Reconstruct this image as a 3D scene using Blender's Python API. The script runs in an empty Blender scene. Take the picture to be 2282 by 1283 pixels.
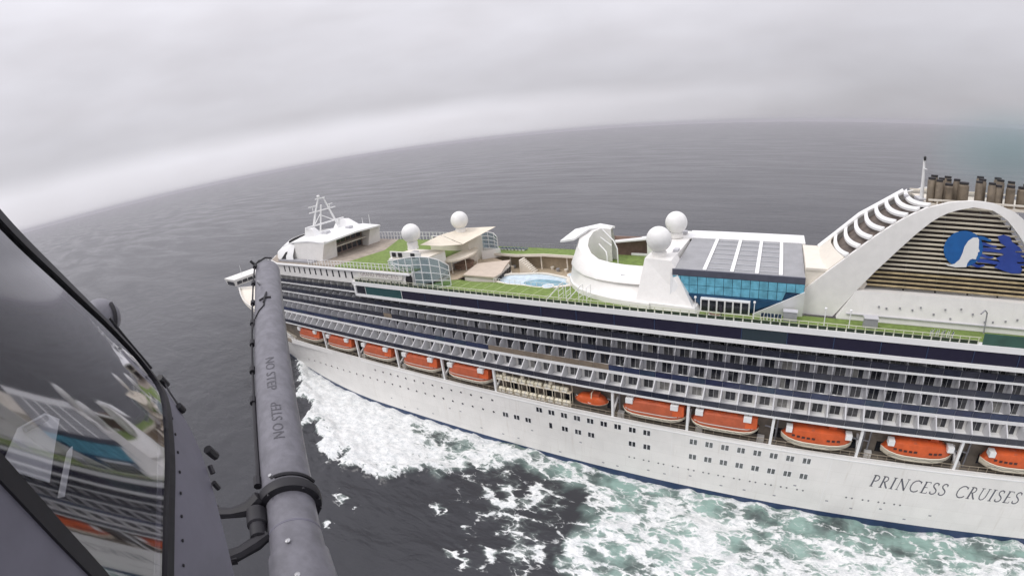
import bpy, bmesh, math, random
import numpy as np
from mathutils import Vector, Matrix

random.seed(7)
S = bpy.context.scene
COL = S.collection
V = Vector

# ------------------------------------------------------------------ camera (wide action-camera fisheye, measured lens curve)
cam = bpy.data.cameras.new('camera')
cam_o = bpy.data.objects.new('camera', cam)
COL.objects.link(cam_o)
S.camera = cam_o
CAMP = V((-44.9187, 84.6552, 62.7176))
cr = V((-0.8522667, -0.51229253, -0.10581985))
cu = V((0.0779133, -0.32434932, 0.9427232))
cf = V((0.51727265, -0.79520682, -0.31634652))
cam_o.matrix_world = Matrix(((cr.x, cu.x, -cf.x, CAMP.x), (cr.y, cu.y, -cf.y, CAMP.y), (cr.z, cu.z, -cf.z, CAMP.z), (0, 0, 0, 1)))
cam.type = 'PANO'
cam.panorama_type = 'FISHEYE_LENS_POLYNOMIAL'
cam.sensor_width = 36.0
cam.sensor_height = 36.0 * 575 / 1024
cam.fisheye_fov = math.radians(150)
cam.fisheye_polynomial_k0 = 0.0
cam.fisheye_polynomial_k1 = -0.0606668
cam.fisheye_polynomial_k2 = 0.0
cam.fisheye_polynomial_k3 = 1.4274e-5
cam.fisheye_polynomial_k4 = 0.0
cam.clip_start = 0.03
cam.clip_end = 40000

# ------------------------------------------------------------------ light: overcast sky, weak wide sun
S.view_settings.view_transform = 'Standard'
S.view_settings.look = 'None'
S.view_settings.gamma = 1.0
S.view_settings.exposure = 0.0
S.view_settings.use_curve_mapping = False
S.cycles.max_bounces = 7
S.cycles.transparent_max_bounces = 16
S.cycles.volume_bounces = 0
S.cycles.caustics_reflective = False
S.cycles.caustics_refractive = False

SUN_EL, SUN_AZ = math.radians(55), math.radians(40)
w = bpy.data.worlds.new('World')
S.world = w
w.use_nodes = True
nt = w.node_tree
nt.nodes.clear()
def N(nt, t, **k):
    n = nt.nodes.new(t)
    for a, b in k.items():
        setattr(n, a, b)
    return n
def mth(nt, op, a, b=None, c=None, clamp=False):
    n = N(nt, 'ShaderNodeMath', operation=op, use_clamp=clamp)
    for i, x in enumerate((a, b, c)):
        if x is None:
            continue
        if isinstance(x, (int, float)):
            n.inputs[i].default_value = x
        else:
            nt.links.new(x, n.inputs[i])
    return n.outputs[0]
def mixc(nt, f, a, b):
    n = N(nt, 'ShaderNodeMix', data_type='RGBA')
    for s, x in ((n.inputs[0], f), (n.inputs[6], a), (n.inputs[7], b)):
        if isinstance(x, (int, float)):
            s.default_value = x
        elif isinstance(x, tuple):
            s.default_value = (x[0], x[1], x[2], 1)
        else:
            nt.links.new(x, s)
    return n.outputs[2]
def sstep(nt, x, a, b):
    n = N(nt, 'ShaderNodeMapRange', interpolation_type='SMOOTHSTEP')
    nt.links.new(x, n.inputs[0])
    n.inputs[1].default_value = a
    n.inputs[2].default_value = b
    return n.outputs[0]
def noise(nt, vec, scale, detail=4, rough=.5, dist=0):
    n = N(nt, 'ShaderNodeTexNoise')
    n.inputs['Scale'].default_value = scale
    n.inputs['Detail'].default_value = detail
    n.inputs['Roughness'].default_value = rough
    n.inputs['Distortion'].default_value = dist
    if vec is not None:
        nt.links.new(vec, n.inputs['Vector'])
    return n.outputs['Fac']

tc = N(nt, 'ShaderNodeTexCoord')
D = tc.outputs['Generated']
sep = N(nt, 'ShaderNodeSeparateXYZ')
nt.links.new(D, sep.inputs[0])
sz = mth(nt, 'MAXIMUM', sep.outputs[2], 0.0)
mp = N(nt, 'ShaderNodeMapping')
nt.links.new(D, mp.inputs[0])
mp.inputs['Scale'].default_value = (1.0, 1.0, 3.2)
cl = noise(nt, mp.outputs[0], 1.7, 3, .5, .35)
cl2 = noise(nt, mp.outputs[0], 5.0, 3, .5, .2)
grad = mth(nt, 'MULTIPLY_ADD', sz, 1.2, 0.515)             # overcast sky: brighter towards the zenith
cv = mth(nt, 'MULTIPLY_ADD', cl, 0.44, 0.77)
cv2 = mth(nt, 'MULTIPLY_ADD', cl2, 0.20, 0.90)
lum = mth(nt, 'MULTIPLY', mth(nt, 'MULTIPLY', grad, cv), cv2)
# clear strip under the cloud base, along the horizon
band = mth(nt, 'MULTIPLY', sstep(nt, sep.outputs[2], -0.02, 0.012), sstep(nt, sep.outputs[2], 0.098, 0.05))
mpb = N(nt, 'ShaderNodeMapping')
nt.links.new(D, mpb.inputs[0])
mpb.inputs['Scale'].default_value = (1, 1, 4)
bn = noise(nt, mpb.outputs[0], 2.2, 2)
azd = N(nt, 'ShaderNodeVectorMath', operation='DOT_PRODUCT')
nt.links.new(D, azd.inputs[0])
azd.inputs[1].default_value = (0.95, -0.30, 0.0)
bs = mth(nt, 'MULTIPLY', sstep(nt, azd.outputs['Value'], 0.15, 0.8), mth(nt, 'MULTIPLY_ADD', bn, 0.5, 0.7))
lum2 = mth(nt, 'ADD', lum, mth(nt, 'MULTIPLY', mth(nt, 'MULTIPLY', band, bs), 0.26))
cc = N(nt, 'ShaderNodeMix', data_type='RGBA', blend_type='MULTIPLY')
cc.inputs[0].default_value = 1.0
hue = mixc(nt, cl2, (1.0, 0.97, 1.03), (0.985, 0.975, 1.05))
nt.links.new(hue, cc.inputs[6])
cmb = N(nt, 'ShaderNodeCombineXYZ')
for i in range(3):
    nt.links.new(lum2, cmb.inputs[i])
nt.links.new(cmb.outputs[0], cc.inputs[7])
sky = N(nt, 'ShaderNodeTexSky', sky_type='NISHITA')
sky.sun_disc = False
sky.sun_elevation = SUN_EL
sky.sun_rotation = SUN_AZ
b1 = N(nt, 'ShaderNodeBackground')
nt.links.new(sky.outputs[0], b1.inputs[0])
b1.inputs[1].default_value = 0.05
b2 = N(nt, 'ShaderNodeBackground')
nt.links.new(cc.outputs[2], b2.inputs[0])
b2.inputs[1].default_value = 1.0
mx = N(nt, 'ShaderNodeMixShader')
mx.inputs[0].default_value = 0.94                             # the cloud layer hides nearly all of the blue
nt.links.new(b1.outputs[0], mx.inputs[1])
nt.links.new(b2.outputs[0], mx.inputs[2])
wo = N(nt, 'ShaderNodeOutputWorld')
nt.links.new(mx.outputs[0], wo.inputs[0])

sun = bpy.data.lights.new('sun', 'SUN')
sun.energy = 1.3
sun.angle = math.radians(25)
sun.color = (1, 0.97, 0.93)
sun_o = bpy.data.objects.new('sun', sun)
COL.objects.link(sun_o)
sd = V((math.sin(SUN_AZ) * math.cos(SUN_EL), math.cos(SUN_AZ) * math.cos(SUN_EL), math.sin(SUN_EL)))
sun_o.rotation_euler = sd.to_track_quat('Z', 'Y').to_euler()

# ------------------------------------------------------------------ helpers
class MB:
    def __init__(s):
        s.v, s.f, s.m = [], [], []
    def add(s, vs, fs, m=0):
        o = len(s.v)
        s.v += [tuple(x) for x in vs]
        for f in fs:
            s.f.append(tuple(i + o for i in f))
            s.m.append(m)
        return s
    def box(s, x0, x1, y0, y1, z0, z1, m=0):
        return s.hexa([(x0, y0, z0), (x1, y0, z0), (x1, y1, z0), (x0, y1, z0), (x0, y0, z1), (x1, y0, z1), (x1, y1, z1), (x0, y1, z1)], m)
    def hexa(s, p, m=0):
        return s.add(p, [(3, 2, 1, 0), (4, 5, 6, 7), (0, 1, 5, 4), (1, 2, 6, 5), (2, 3, 7, 6), (3, 0, 4, 7)], m)
    def prism(s, pts, d, m=0):
        """polygon pts (3-D) swept along the vector d"""
        n = len(pts)
        d = V(d)
        q = [tuple(V(p) + d) for p in pts]
        fs = [tuple(range(n)), tuple(range(2 * n - 1, n - 1, -1))]
        fs += [(i, i + n, (i + 1) % n + n, (i + 1) % n) for i in range(n)]
        return s.add(list(pts) + q, fs, m)
    def tube(s, path, r, n=8, m=0, caps=True):
        path = [V(p) for p in path]
        rr = r if isinstance(r, (list, tuple)) else [r] * len(path)
        vs, fs = [], []
        ref = None
        for i, p in enumerate(path):
            t = (path[min(i + 1, len(path) - 1)] - path[max(i - 1, 0)]).normalized()
            if ref is None:
                ref = t.orthogonal().normalized()
            ref = (ref - t * ref.dot(t)).normalized()
            b = t.cross(ref)
            for k in range(n):
                a = 2 * math.pi * k / n
                vs.append(tuple(p + (ref * math.cos(a) + b * math.sin(a)) * rr[i]))
        for i in range(len(path) - 1):
            for k in range(n):
                fs.append((i * n + k, i * n + (k + 1) % n, (i + 1) * n + (k + 1) % n, (i + 1) * n + k))
        if caps:
            fs.append(tuple(range(n - 1, -1, -1)))
            fs.append(tuple((len(path) - 1) * n + k for k in range(n)))
        return s.add(vs, fs, m)
    def lathe(s, prof, c=(0, 0, 0), n=24, m=0, ax=None):
        """profile (r, h) around the axis ax through c"""
        c = V(c)
        ax = V(ax or (0, 0, 1)).normalized()
        e = ax.orthogonal().normalized()
        g = ax.cross(e)
        vs, fs = [], []
        for r, h in prof:
            for k in range(n):
                a = 2 * math.pi * k / n
                vs.append(tuple(c + ax * h + (e * math.cos(a) + g * math.sin(a)) * r))
        for i in range(len(prof) - 1):
            for k in range(n):
                fs.append((i * n + k, i * n + (k + 1) % n, (i + 1) * n + (k + 1) % n, (i + 1) * n + k))
        fs.append(tuple(range(n - 1, -1, -1)))
        fs.append(tuple((len(prof) - 1) * n + k for k in range(n)))
        return s.add(vs, fs, m)
    def grid(s, rows, m=0, thick=None):
        """rows of 3-D points, each the same length; thick = offset vector for a back face"""
        h, wd = len(rows), len(rows[0])
        vs = [tuple(p) for r in rows for p in r]
        fs = [(i * wd + j, i * wd + j + 1, (i + 1) * wd + j + 1, (i + 1) * wd + j) for i in range(h - 1) for j in range(wd - 1)]
        if thick is not None:
            n = len(vs)
            t = V(thick)
            vs = vs + [tuple(V(p) + t) for p in vs]
            fs2 = [tuple(i + n for i in reversed(f)) for f in fs]
            edge = [(j, j + 1) for j in range(wd - 1)] + [((h - 1) * wd + j + 1, (h - 1) * wd + j) for j in range(wd - 1)]
            edge += [((i + 1) * wd, i * wd) for i in range(h - 1)] + [(i * wd + wd - 1, (i + 1) * wd + wd - 1) for i in range(h - 1)]
            fs = fs + fs2 + [(b, a, a + n, b + n) for a, b in edge]
        return s.add(vs, fs, m)
    def mesh(s, name, mats, smooth=False, fix=True):
        me = bpy.data.meshes.new(name)
        me.from_pydata(s.v, [], s.f)
        for mt in (mats if isinstance(mats, (list, tuple)) else [mats]):
            me.materials.append(mt)
        me.polygons.foreach_set('material_index', s.m)
        if fix:
            bm = bmesh.new()
            bm.from_mesh(me)
            bmesh.ops.recalc_face_normals(bm, faces=bm.faces)
            bm.to_mesh(me)
            bm.free()
        if smooth:
            me.polygons.foreach_set('use_smooth', [True] * len(me.polygons))
            if smooth != 'all':
                me.set_sharp_from_angle(angle=math.radians(40))
        me.update()
        return me

def link(name, me, parent=None, loc=(0, 0, 0), rz=0, kind=None):
    o = bpy.data.objects.new(name, me)
    COL.objects.link(o)
    o.parent = parent
    o.location = loc
    if rz:
        o.rotation_euler = (0, 0, rz)
    if kind:
        o['kind'] = kind
    return o
def part(name, mb, mats, parent, smooth=False, kind=None):
    return link(name, mb.mesh(name, mats, smooth), parent, kind=kind)
def tag(o, label, cat, group=None):
    o['label'], o['category'] = label, cat
    if group:
        o['group'] = group
    return o
def empty(name, loc=(0, 0, 0), rz=0):
    o = bpy.data.objects.new(name, None)
    COL.objects.link(o)
    o.location = loc
    o.rotation_euler = (0, 0, rz)
    o.empty_display_size = .3
    return o
def copy_tree(root):
    r = root.copy()
    COL.objects.link(r)
    for ch in root.children:
        c = ch.copy()
        COL.objects.link(c)
        c.parent = r
        for g in ch.children:
            d = g.copy()
            COL.objects.link(d)
            d.parent = c
    return r

# ------------------------------------------------------------------ materials
def mat(name, col, rough=.5, metal=0, var=0, vscale=.6, spec=.5, streak=0, coat=0, bump=0):
    m = bpy.data.materials.new(name)
    m.use_nodes = True
    t = m.node_tree
    b = t.nodes['Principled BSDF']
    b.inputs['Base Color'].default_value = (*col, 1)
    b.inputs['Roughness'].default_value = rough
    b.inputs['Metallic'].default_value = metal
    b.inputs['Specular IOR Level'].default_value = spec
    b.inputs['Coat Weight'].default_value = coat
    if var or streak or bump:
        g = N(t, 'ShaderNodeNewGeometry')
        n1 = noise(t, g.outputs['Position'], vscale, 5, .6)
        c = mixc(t, sstep(t, n1, .3, .7), tuple(x * (1 - var) for x in col), tuple(min(1, x * (1 + var * .35)) for x in col))
        if streak:
            mp = N(t, 'ShaderNodeMapping')
            t.links.new(g.outputs['Position'], mp.inputs[0])
            mp.inputs['Scale'].default_value = (1.6, 1.6, .12)
            s = noise(t, mp.outputs[0], 1.0, 4, .65)
            c = mixc(t, mth(t, 'MULTIPLY', sstep(t, s, .55, .8), streak), c, (.40, .33, .25))
        t.links.new(c, b.inputs['Base Color'])
        if bump:
            bp = N(t, 'ShaderNodeBump')
            bp.inputs['Strength'].default_value = bump
            bp.inputs['Distance'].default_value = .02
            t.links.new(n1, bp.inputs['Height'])
            t.links.new(bp.outputs[0], b.inputs['Normal'])
    return m
WHITE = mat('white_paint', (.78, .765, .735), .45, var=.05, streak=.12)
HULLW = mat('hull_white', (.79, .775, .74), .4, var=.06, vscale=.22, streak=.26)
WHITE2 = mat('white_trim', (.80, .80, .79), .4, var=.03)
CREAM = mat('cream_paint', (.74, .69, .60), .5, var=.06, streak=.1)
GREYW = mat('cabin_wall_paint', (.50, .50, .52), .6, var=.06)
NAVY = mat('navy_boot_paint', (.02, .045, .11), .4, var=.2)
DGLASS = mat('dark_glass', (.012, .013, .022), .08, spec=.6)
PANE = mat('window_glass', (.02, .022, .03), .1, spec=.6, var=.5, vscale=.35)
RAILG = mat('tinted_rail_glass', (.030, .032, .050), .1, spec=.55, var=.25, vscale=.3)
RAILB = mat('tinted_rail_blue', (.032, .043, .095), .15, spec=.5, var=.2, vscale=.3)
TANP = mat('tan_balcony', (.22, .175, .13), .5, var=.2)
TURF = mat('green_turf', (.165, .235, .055), .95, var=.28, vscale=1.2, bump=.3)
TURFD = mat('dark_green_mesh', (.04, .10, .075), .9, var=.2)
TEAKD = mat('tan_deck', (.42, .34, .24), .8, var=.15, vscale=1.5)
GREYD = mat('grey_deck', (.33, .33, .33), .8, var=.15)
ORANGE = mat('lifeboat_orange', (.58, .10, .022), .45, var=.16, vscale=.8)
ORRED = mat('lifeboat_canopy', (.46, .10, .04), .55, var=.18, vscale=.8)
BOATW = mat('lifeboat_hull', (.74, .66, .52), .45, var=.1)
BLACKP = mat('black_paint', (.012, .012, .014), .5)
PIPE = mat('funnel_pipe', (.20, .16, .115), .6, metal=.15, var=.35, vscale=.9)
SOOT = mat('soot_dark', (.03, .027, .03), .8, var=.3)
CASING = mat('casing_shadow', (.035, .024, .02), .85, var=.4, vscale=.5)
LOGO = mat('emblem_blue', (.012, .115, .36), .4, var=.15)
LOGO2 = mat('emblem_violet', (.028, .065, .32), .4, var=.15)
ROOFG = mat('grey_roof_glass', (.275, .277, .285), .25, spec=.5, var=.12, vscale=.4)
BLUEG = mat('blue_glass', (.16, .47, .62), .18, spec=.6, var=.3, vscale=.7)
BLUED = mat('deep_blue_panel', (.012, .06, .13), .3, var=.2)
POOLW = mat('pool_water', (.16, .34, .42), .1, spec=.5, var=.3, vscale=.8)
POOLS = mat('pool_shallow', (.52, .63, .70), .2, var=.2, vscale=.8)
LETTER = mat('letter_grey', (.10, .10, .12), .5)
GREYB = mat('grey_box', (.30, .30, .32), .6, var=.12)
CLOTH = mat('cream_canvas', (.70, .635, .525), .8, var=.08, vscale=.8)
HELI = mat('helicopter_grey', (.150, .147, .168), .42, var=.24, vscale=13, coat=.05, bump=.08)
HELI2 = mat('helicopter_panel', (.135, .131, .165), .5, var=.16, vscale=5, bump=.08)
RUBBER = mat('black_rubber', (.010, .009, .013), .55, var=.3, vscale=14)
STENCIL = mat('stencil_dark', (.078, .076, .088), .6, var=.3, vscale=60)
PAPER = mat('white_card', (.84, .85, .86), .6, var=.08, vscale=9)
STEEL = mat('bare_steel', (.45, .45, .46), .35, metal=.8)

def glass_mat(name, tint, refl, f0=.06):
    m = bpy.data.materials.new(name)
    m.use_nodes = True
    t = m.node_tree
    t.nodes.clear()
    tr = N(t, 'ShaderNodeBsdfTransparent')
    tr.inputs[0].default_value = (*tint, 1)
    gl = N(t, 'ShaderNodeBsdfGlossy')
    gl.inputs['Roughness'].default_value = .045
    gl.inputs[0].default_value = (*refl, 1)
    lw = N(t, 'ShaderNodeLayerWeight')
    lw.inputs[0].default_value = .5
    f = mth(t, 'MULTIPLY_ADD', mth(t, 'POWER', lw.outputs['Facing'], 3.0), 1 - f0, f0, True)
    mx = N(t, 'ShaderNodeMixShader')
    t.links.new(f, mx.inputs[0])
    t.links.new(tr.outputs[0], mx.inputs[1])
    t.links.new(gl.outputs[0], mx.inputs[2])
    o = N(t, 'ShaderNodeOutputMaterial')
    t.links.new(mx.outputs[0], o.inputs[0])
    return m
SCREENG = glass_mat('screen_glass', (.72, .80, .83), (.9, .95, 1), .14)
COCKG = glass_mat('cockpit_glass', (.74, .74, .77), (.84, .84, .88), .29)

# ------------------------------------------------------------------ sea
def sea_axis(a, b, step, far):
    core = list(np.arange(a, b + step * .5, step))
    def grow(n0):
        out, d, s = [], 0, step
        while d < n0:
            s *= 1.16
            d += s
            out.append(d)
        return out
    g = grow(far)
    return np.array([a - d for d in reversed(g)] + core + [b + d for d in g])
rng = np.random.default_rng(3)
def vnoise(x, y, seed):
    r = np.random.default_rng(seed)
    T = r.random((256, 256))
    xi, yi = np.floor(x).astype(int), np.floor(y).astype(int)
    fx, fy = x - xi, y - yi
    fx, fy = fx * fx * (3 - 2 * fx), fy * fy * (3 - 2 * fy)
    g = lambda i, j: T[i & 255, j & 255]
    return (g(xi, yi) * (1 - fx) + g(xi + 1, yi) * fx) * (1 - fy) + (g(xi, yi + 1) * (1 - fx) + g(xi + 1, yi + 1) * fx) * fy
def fbm(x, y, seed, o=4):
    s, a, t = 0, .5, 0
    for k in range(o):
        s = s + a * vnoise(x * 2 ** k + 17 * k, y * 2 ** k + 31 * k, seed + k)
        t += a
        a *= .5
    return s / t
def hb(x, z):
    """half breadth of the hull at station x, height z"""
    f = min(max(z / 13, -.2), 1.45)
    x0, xt, p = 45 + 3 * f, 132 + 11 * f, 1.55 + 1.03 * max(f, 0)
    s = min(max((x - x0) / (xt - x0), 0), 1)
    b = 18 * (1 - s ** p)
    if x < -118:
        b *= max(0, 1 - ((-118 - x) / 45) ** 2.2)
    return b
def sea():
    X = sea_axis(-125, 135, .55, 14000)
    Y = sea_axis(12, 95, .5, 14000)
    gx, gy = np.meshgrid(X, Y)
    near = np.exp(-(np.maximum(0, np.abs(gx) - 150) / 60) ** 2) * np.exp(-(np.maximum(0, np.abs(gy - 50) - 80) / 60) ** 2)
    # bow wave (A) and the aerated wash farther aft (B)
    ox = np.array([-400, -125, -60, -24, -17, -10, 0, 7.4, 12.3, 21, 32, 41, 57, 70, 84, 90, 96, 130])
    oy = np.array([20, 20, 20, 21.5, 25, 26, 26, 29, 35, 39.5, 41.5, 40, 32, 25.5, 17, 13.6, 9, -5])
    wob = (fbm(gx / 7, gy / 7, 11) - .5) * 11 + (fbm(gx / 2.2, gy / 2.2, 15) - .5) * 6
    yo = np.interp(gx, ox, oy) + wob * .8
    yh = np.interp(gx, [-400, -140, 45, 55, 64, 74, 85, 96, 118, 132], [17, 18, 18, 17.6, 16.4, 14.8, 12.4, 9.8, 4, -2])
    xb = np.interp(gy, [0, 21, 27, 34, 40, 44, 52, 60, 75], [-12, -15, -20, -19, -17.5, -20.5, -31, -48, -400]) + wob * 1.1
    sA = np.clip((yo - gy) / 7.0, 0, 1)
    sB = np.clip((xb - gx) / 9.0, 0, 1)
    inside = np.maximum(sA, sB) * (gy > yh - 2.5)
    inside = np.where(gx > 97, 0, inside)
    d = gy - yh
    bow = np.clip((gx + 8) / 30, 0, 1)
    lumps = fbm(gx / 10, gy / 6, 23)
    fine = fbm(gx / 3.0, gy / 2.0, 29)
    tail = np.clip((gx - 2) / 40, 0, 1)
    dens = inside ** .7 * (bow * (.27 + .33 * tail + .42 * lumps + .28 * fine) + (1 - bow) * (.11 + .54 * lumps + .18 * fine))
    # smooth glassy run close to the bow shoulder, darker runnel between hull and aft wash
    dens -= .38 * np.exp(-((d - 4.5) / 3.0) ** 2) * np.exp(-((gx - 22) / 14) ** 2) * lumps * 2
    run = np.exp(-((d - 3.0) / 3.2) ** 2) * np.clip((-2 - gx) / 22, 0, 1)
    dens *= 1 - .50 * run
    edge = np.exp(-((yo - gy - 2.5) / 2.6) ** 2) * (gx > -60) * (gx < 92)
    dens += .16 * edge * (.4 + fine) * bow
    # shredded link between the two washes
    dens += .42 * np.exp(-((gx + 6) / 13) ** 2 - ((gy - 30) / 8) ** 2) * np.clip(fine * 2 - .35, 0, 1)
    dens += .36 * np.exp(-((gx + 14) / 9) ** 2 - ((gy - 42) / 5) ** 2) * np.clip(fine * 2 - .35, 0, 1)
    # little whitecaps
    for cx, cy, r in ((24, 47.6, 2.6), (21.7, 54.3, 1.4), (-4.3, 47.5, 3.0), (5.5, 40, 1.8), (0, 42, 1.6), (-9, 44.5, 1.5)):
        dens += .5 * np.exp(-(((gx - cx) * .8 + (gy - cy) * .5) ** 2 + ((gy - cy) * 1.5) ** 2) / r ** 2) * (fbm(gx / 1.6, gy / 1.6, 37) > .45)
    teal = np.clip(inside * 1.6, 0, 1) * np.clip((26 - gx) / 44, .10, 1)
    zz = near * ((fbm(gx / 26, gy / 20, 41) - .5) * 1.1 + (fbm(gx / 6.5, gy / 5, 47) - .5) * .55)
    zz += inside * near * ((fbm(gx / 3.2, gy / 2.6, 53) - .5) * 1.7 + (fbm(gx / 1.8, gy / 1.2, 59) - .5) * .7)
    zz += near * 1.4 * edge * bow + .35 * np.clip(dens, 0, 1.2) * near
    zz -= near * 0.25
    zz = np.where((np.abs(gx) > 1000) | (np.abs(gy) > 1000), 0, zz)
    ny, nx = gx.shape
    me = bpy.data.meshes.new('sea')
    vs = np.stack([gx, gy, zz], -1).reshape(-1, 3)
    i = np.arange(ny * nx).reshape(ny, nx)
    q = np.stack([i[:-1, :-1], i[:-1, 1:], i[1:, 1:], i[1:, :-1]], -1).reshape(-1, 4)
    me.vertices.add(len(vs))
    me.vertices.foreach_set('co', vs.astype(np.float32).ravel())
    me.loops.add(q.size)
    me.loops.foreach_set('vertex_index', q.astype(np.int32).ravel())
    me.polygons.add(len(q))
    me.polygons.foreach_set('loop_start', np.arange(0, q.size, 4, dtype=np.int32))
    me.update(calc_edges=True)
    me.polygons.foreach_set('use_smooth', [True] * len(q))
    for nm, a in (('foam', dens), ('aerated', teal)):
        at = me.attributes.new(nm, 'FLOAT', 'POINT')
        at.data.foreach_set('value', a.astype(np.float32).ravel())
    m = bpy.data.materials.new('sea_water')
    m.use_nodes = True
    t = m.node_tree
    b = t.nodes['Principled BSDF']
    g = N(t, 'ShaderNodeNewGeometry')
    P = g.outputs['Position']
    fo = N(t, 'ShaderNodeAttribute', attribute_name='foam').outputs['Fac']
    ae = N(t, 'ShaderNodeAttribute', attribute_name='aerated').outputs['Fac']
    # lace: strings of foam round warped cells, thickening to solid white where the wash is dense
    fl = N(t, 'ShaderNodeMapping')
    fl.inputs['Rotation'].default_value = (0, 0, math.radians(-12))
    fl.inputs['Scale'].default_value = (.58, 1.05, 1)
    t.links.new(P, fl.inputs[0])
    FP = fl.outputs[0]
    def warp(scale, amp, seed):
        wn = N(t, 'ShaderNodeTexNoise')
        wn.inputs['Scale'].default_value = scale
        wn.inputs['Detail'].default_value = 4
        t.links.new(FP, wn.inputs['Vector'])
        c_ = N(t, 'ShaderNodeVectorMath', operation='SUBTRACT')
        t.links.new(wn.outputs['Color'], c_.inputs[0])
        c_.inputs[1].default_value = (.5, .5, .5)
        wv = N(t, 'ShaderNodeVectorMath', operation='MULTIPLY_ADD')
        t.links.new(c_.outputs[0], wv.inputs[0])
        wv.inputs[1].default_value = (amp, amp, 0)
        t.links.new(FP, wv.inputs[2])
        f_ = N(t, 'ShaderNodeVectorMath', operation='MULTIPLY')
        t.links.new(wv.outputs[0], f_.inputs[0])
        f_.inputs[1].default_value = (1, 1, 0)
        return f_.outputs[0]
    def cells(vec, scale):
        v_ = N(t, 'ShaderNodeTexVoronoi', feature='DISTANCE_TO_EDGE')
        v_.inputs['Scale'].default_value = scale
        t.links.new(vec, v_.inputs['Vector'])
        return v_.outputs['Distance']
    va, vb = warp(.30, 5.0, 1), warp(.9, 2.0, 2)
    c1 = mth(t, 'SUBTRACT', 1.0, mth(t, 'MULTIPLY', cells(va, .23), 3.4), None, True)
    c2 = mth(t, 'SUBTRACT', 1.0, mth(t, 'MULTIPLY', cells(vb, .62), 3.0), None, True)
    c3 = mth(t, 'SUBTRACT', 1.0, mth(t, 'MULTIPLY', cells(vb, 1.5), 2.6), None, True)
    clot = noise(t, FP, .9, 8, .74)
    fine = noise(t, vb, 2.6, 6, .75)
    pat = mth(t, 'ADD', mth(t, 'MULTIPLY', mth(t, 'POWER', c1, 2.2), .38), mth(t, 'MULTIPLY', mth(t, 'POWER', c2, 2.0), .30))
    pat = mth(t, 'ADD', pat, mth(t, 'MULTIPLY', c3, .20))
    pat = mth(t, 'ADD', pat, mth(t, 'ADD', mth(t, 'MULTIPLY', clot, .34), mth(t, 'MULTIPLY', fine, .26)))
    x = mth(t, 'ADD', pat, mth(t, 'MULTIPLY_ADD', fo, 1.05, -1.03))
    big = noise(t, FP, .16, 3, .55, .6)
    x = mth(t, 'ADD', x, mth(t, 'MULTIPLY', mth(t, 'SUBTRACT', big, .5), .75))
    fm = mth(t, 'MULTIPLY', sstep(t, x, -.02, .21), sstep(t, fo, .04, .2))
    tn = noise(t, P, .11, 4, .6)
    tealf = mth(t, 'MULTIPLY', ae, mth(t, 'ADD', sstep(t, tn, .34, .60), .15), None, True)
    wc = mixc(t, tealf, (.036, .037, .042), (.235, .345, .305))
    milky = mth(t, 'MULTIPLY', sstep(t, x, -.34, .1), mth(t, 'MULTIPLY', sstep(t, fo, .1, .5), .5))
    wc = mixc(t, milky, wc, (.42, .50, .46))
    grain = sstep(t, mth(t, 'ADD', mth(t, 'MULTIPLY', clot, .5), mth(t, 'MULTIPLY', fine, .5)), .36, .62)
    fcol = mixc(t, grain, (.50, .53, .535), (.85, .855, .84))
    wc2 = mixc(t, fm, wc, fcol)
    t.links.new(wc2, b.inputs['Base Color'])
    mpw = N(t, 'ShaderNodeMapping')                              # wind streaks: smoother and rougher lanes of water
    mpw.inputs['Rotation'].default_value = (0, 0, math.radians(33))
    mpw.inputs['Scale'].default_value = (.22, 1.0, 1)
    t.links.new(P, mpw.inputs[0])
    lane = noise(t, mpw.outputs[0], .035, 6, .62, .5)
    rg0 = mth(t, 'MULTIPLY_ADD', sstep(t, lane, .34, .66), .10, .17)
    rg = mth(t, 'MULTIPLY_ADD', fm, .55, rg0)
    t.links.new(rg, b.inputs['Roughness'])
    b.inputs['IOR'].default_value = 1.33
    t.links.new(mth(t, 'MULTIPLY_ADD', fm, -.35, .5), b.inputs['Specular IOR Level'])
    # wind ripples, stretched along the crests
    mp1 = N(t, 'ShaderNodeMapping')
    mp1.inputs['Rotation'].default_value = (0, 0, math.radians(35))
    mp1.inputs['Scale'].default_value = (.45, 1.0, 1)
    t.links.new(P, mp1.inputs[0])
    w1 = noise(t, mp1.outputs[0], .11, 5, .55, .4)
    w2 = noise(t, mp1.outputs[0], .6, 5, .6, .3)
    w3 = noise(t, mp1.outputs[0], 2.6, 4, .6)
    h = mth(t, 'ADD', mth(t, 'MULTIPLY', w1, 3.6), mth(t, 'ADD', mth(t, 'MULTIPLY', w2, .75), mth(t, 'MULTIPLY', w3, .11)))
    h = mth(t, 'MULTIPLY', h, mth(t, 'MULTIPLY_ADD', sstep(t, lane, .34, .66), .36, .78))
    h = mth(t, 'ADD', h, mth(t, 'MULTIPLY', fm, mth(t, 'MULTIPLY', mth(t, 'ADD', clot, fine), 1.1)))
    bp = N(t, 'ShaderNodeBump')
    bp.inputs['Strength'].default_value = .29
    bp.inputs['Distance'].default_value = 1.0
    t.links.new(h, bp.inputs['Height'])
    t.links.new(bp.outputs[0], b.inputs['Normal'])
    me.materials.append(m)
    link('sea', me, kind='structure')
sea()

# ------------------------------------------------------------------ the cruise ship
SHIP = empty('cruise_ship')
tag(SHIP, 'white cruise ship with orange lifeboats and a louvred funnel, steaming through the grey sea', 'cruise ship')
W = 2.85
ZD, ZC, ZB, ZA, ZL, ZS = 18.70, 21.45, 24.20, 26.95, 29.70, 32.45
AFT = -146

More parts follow.
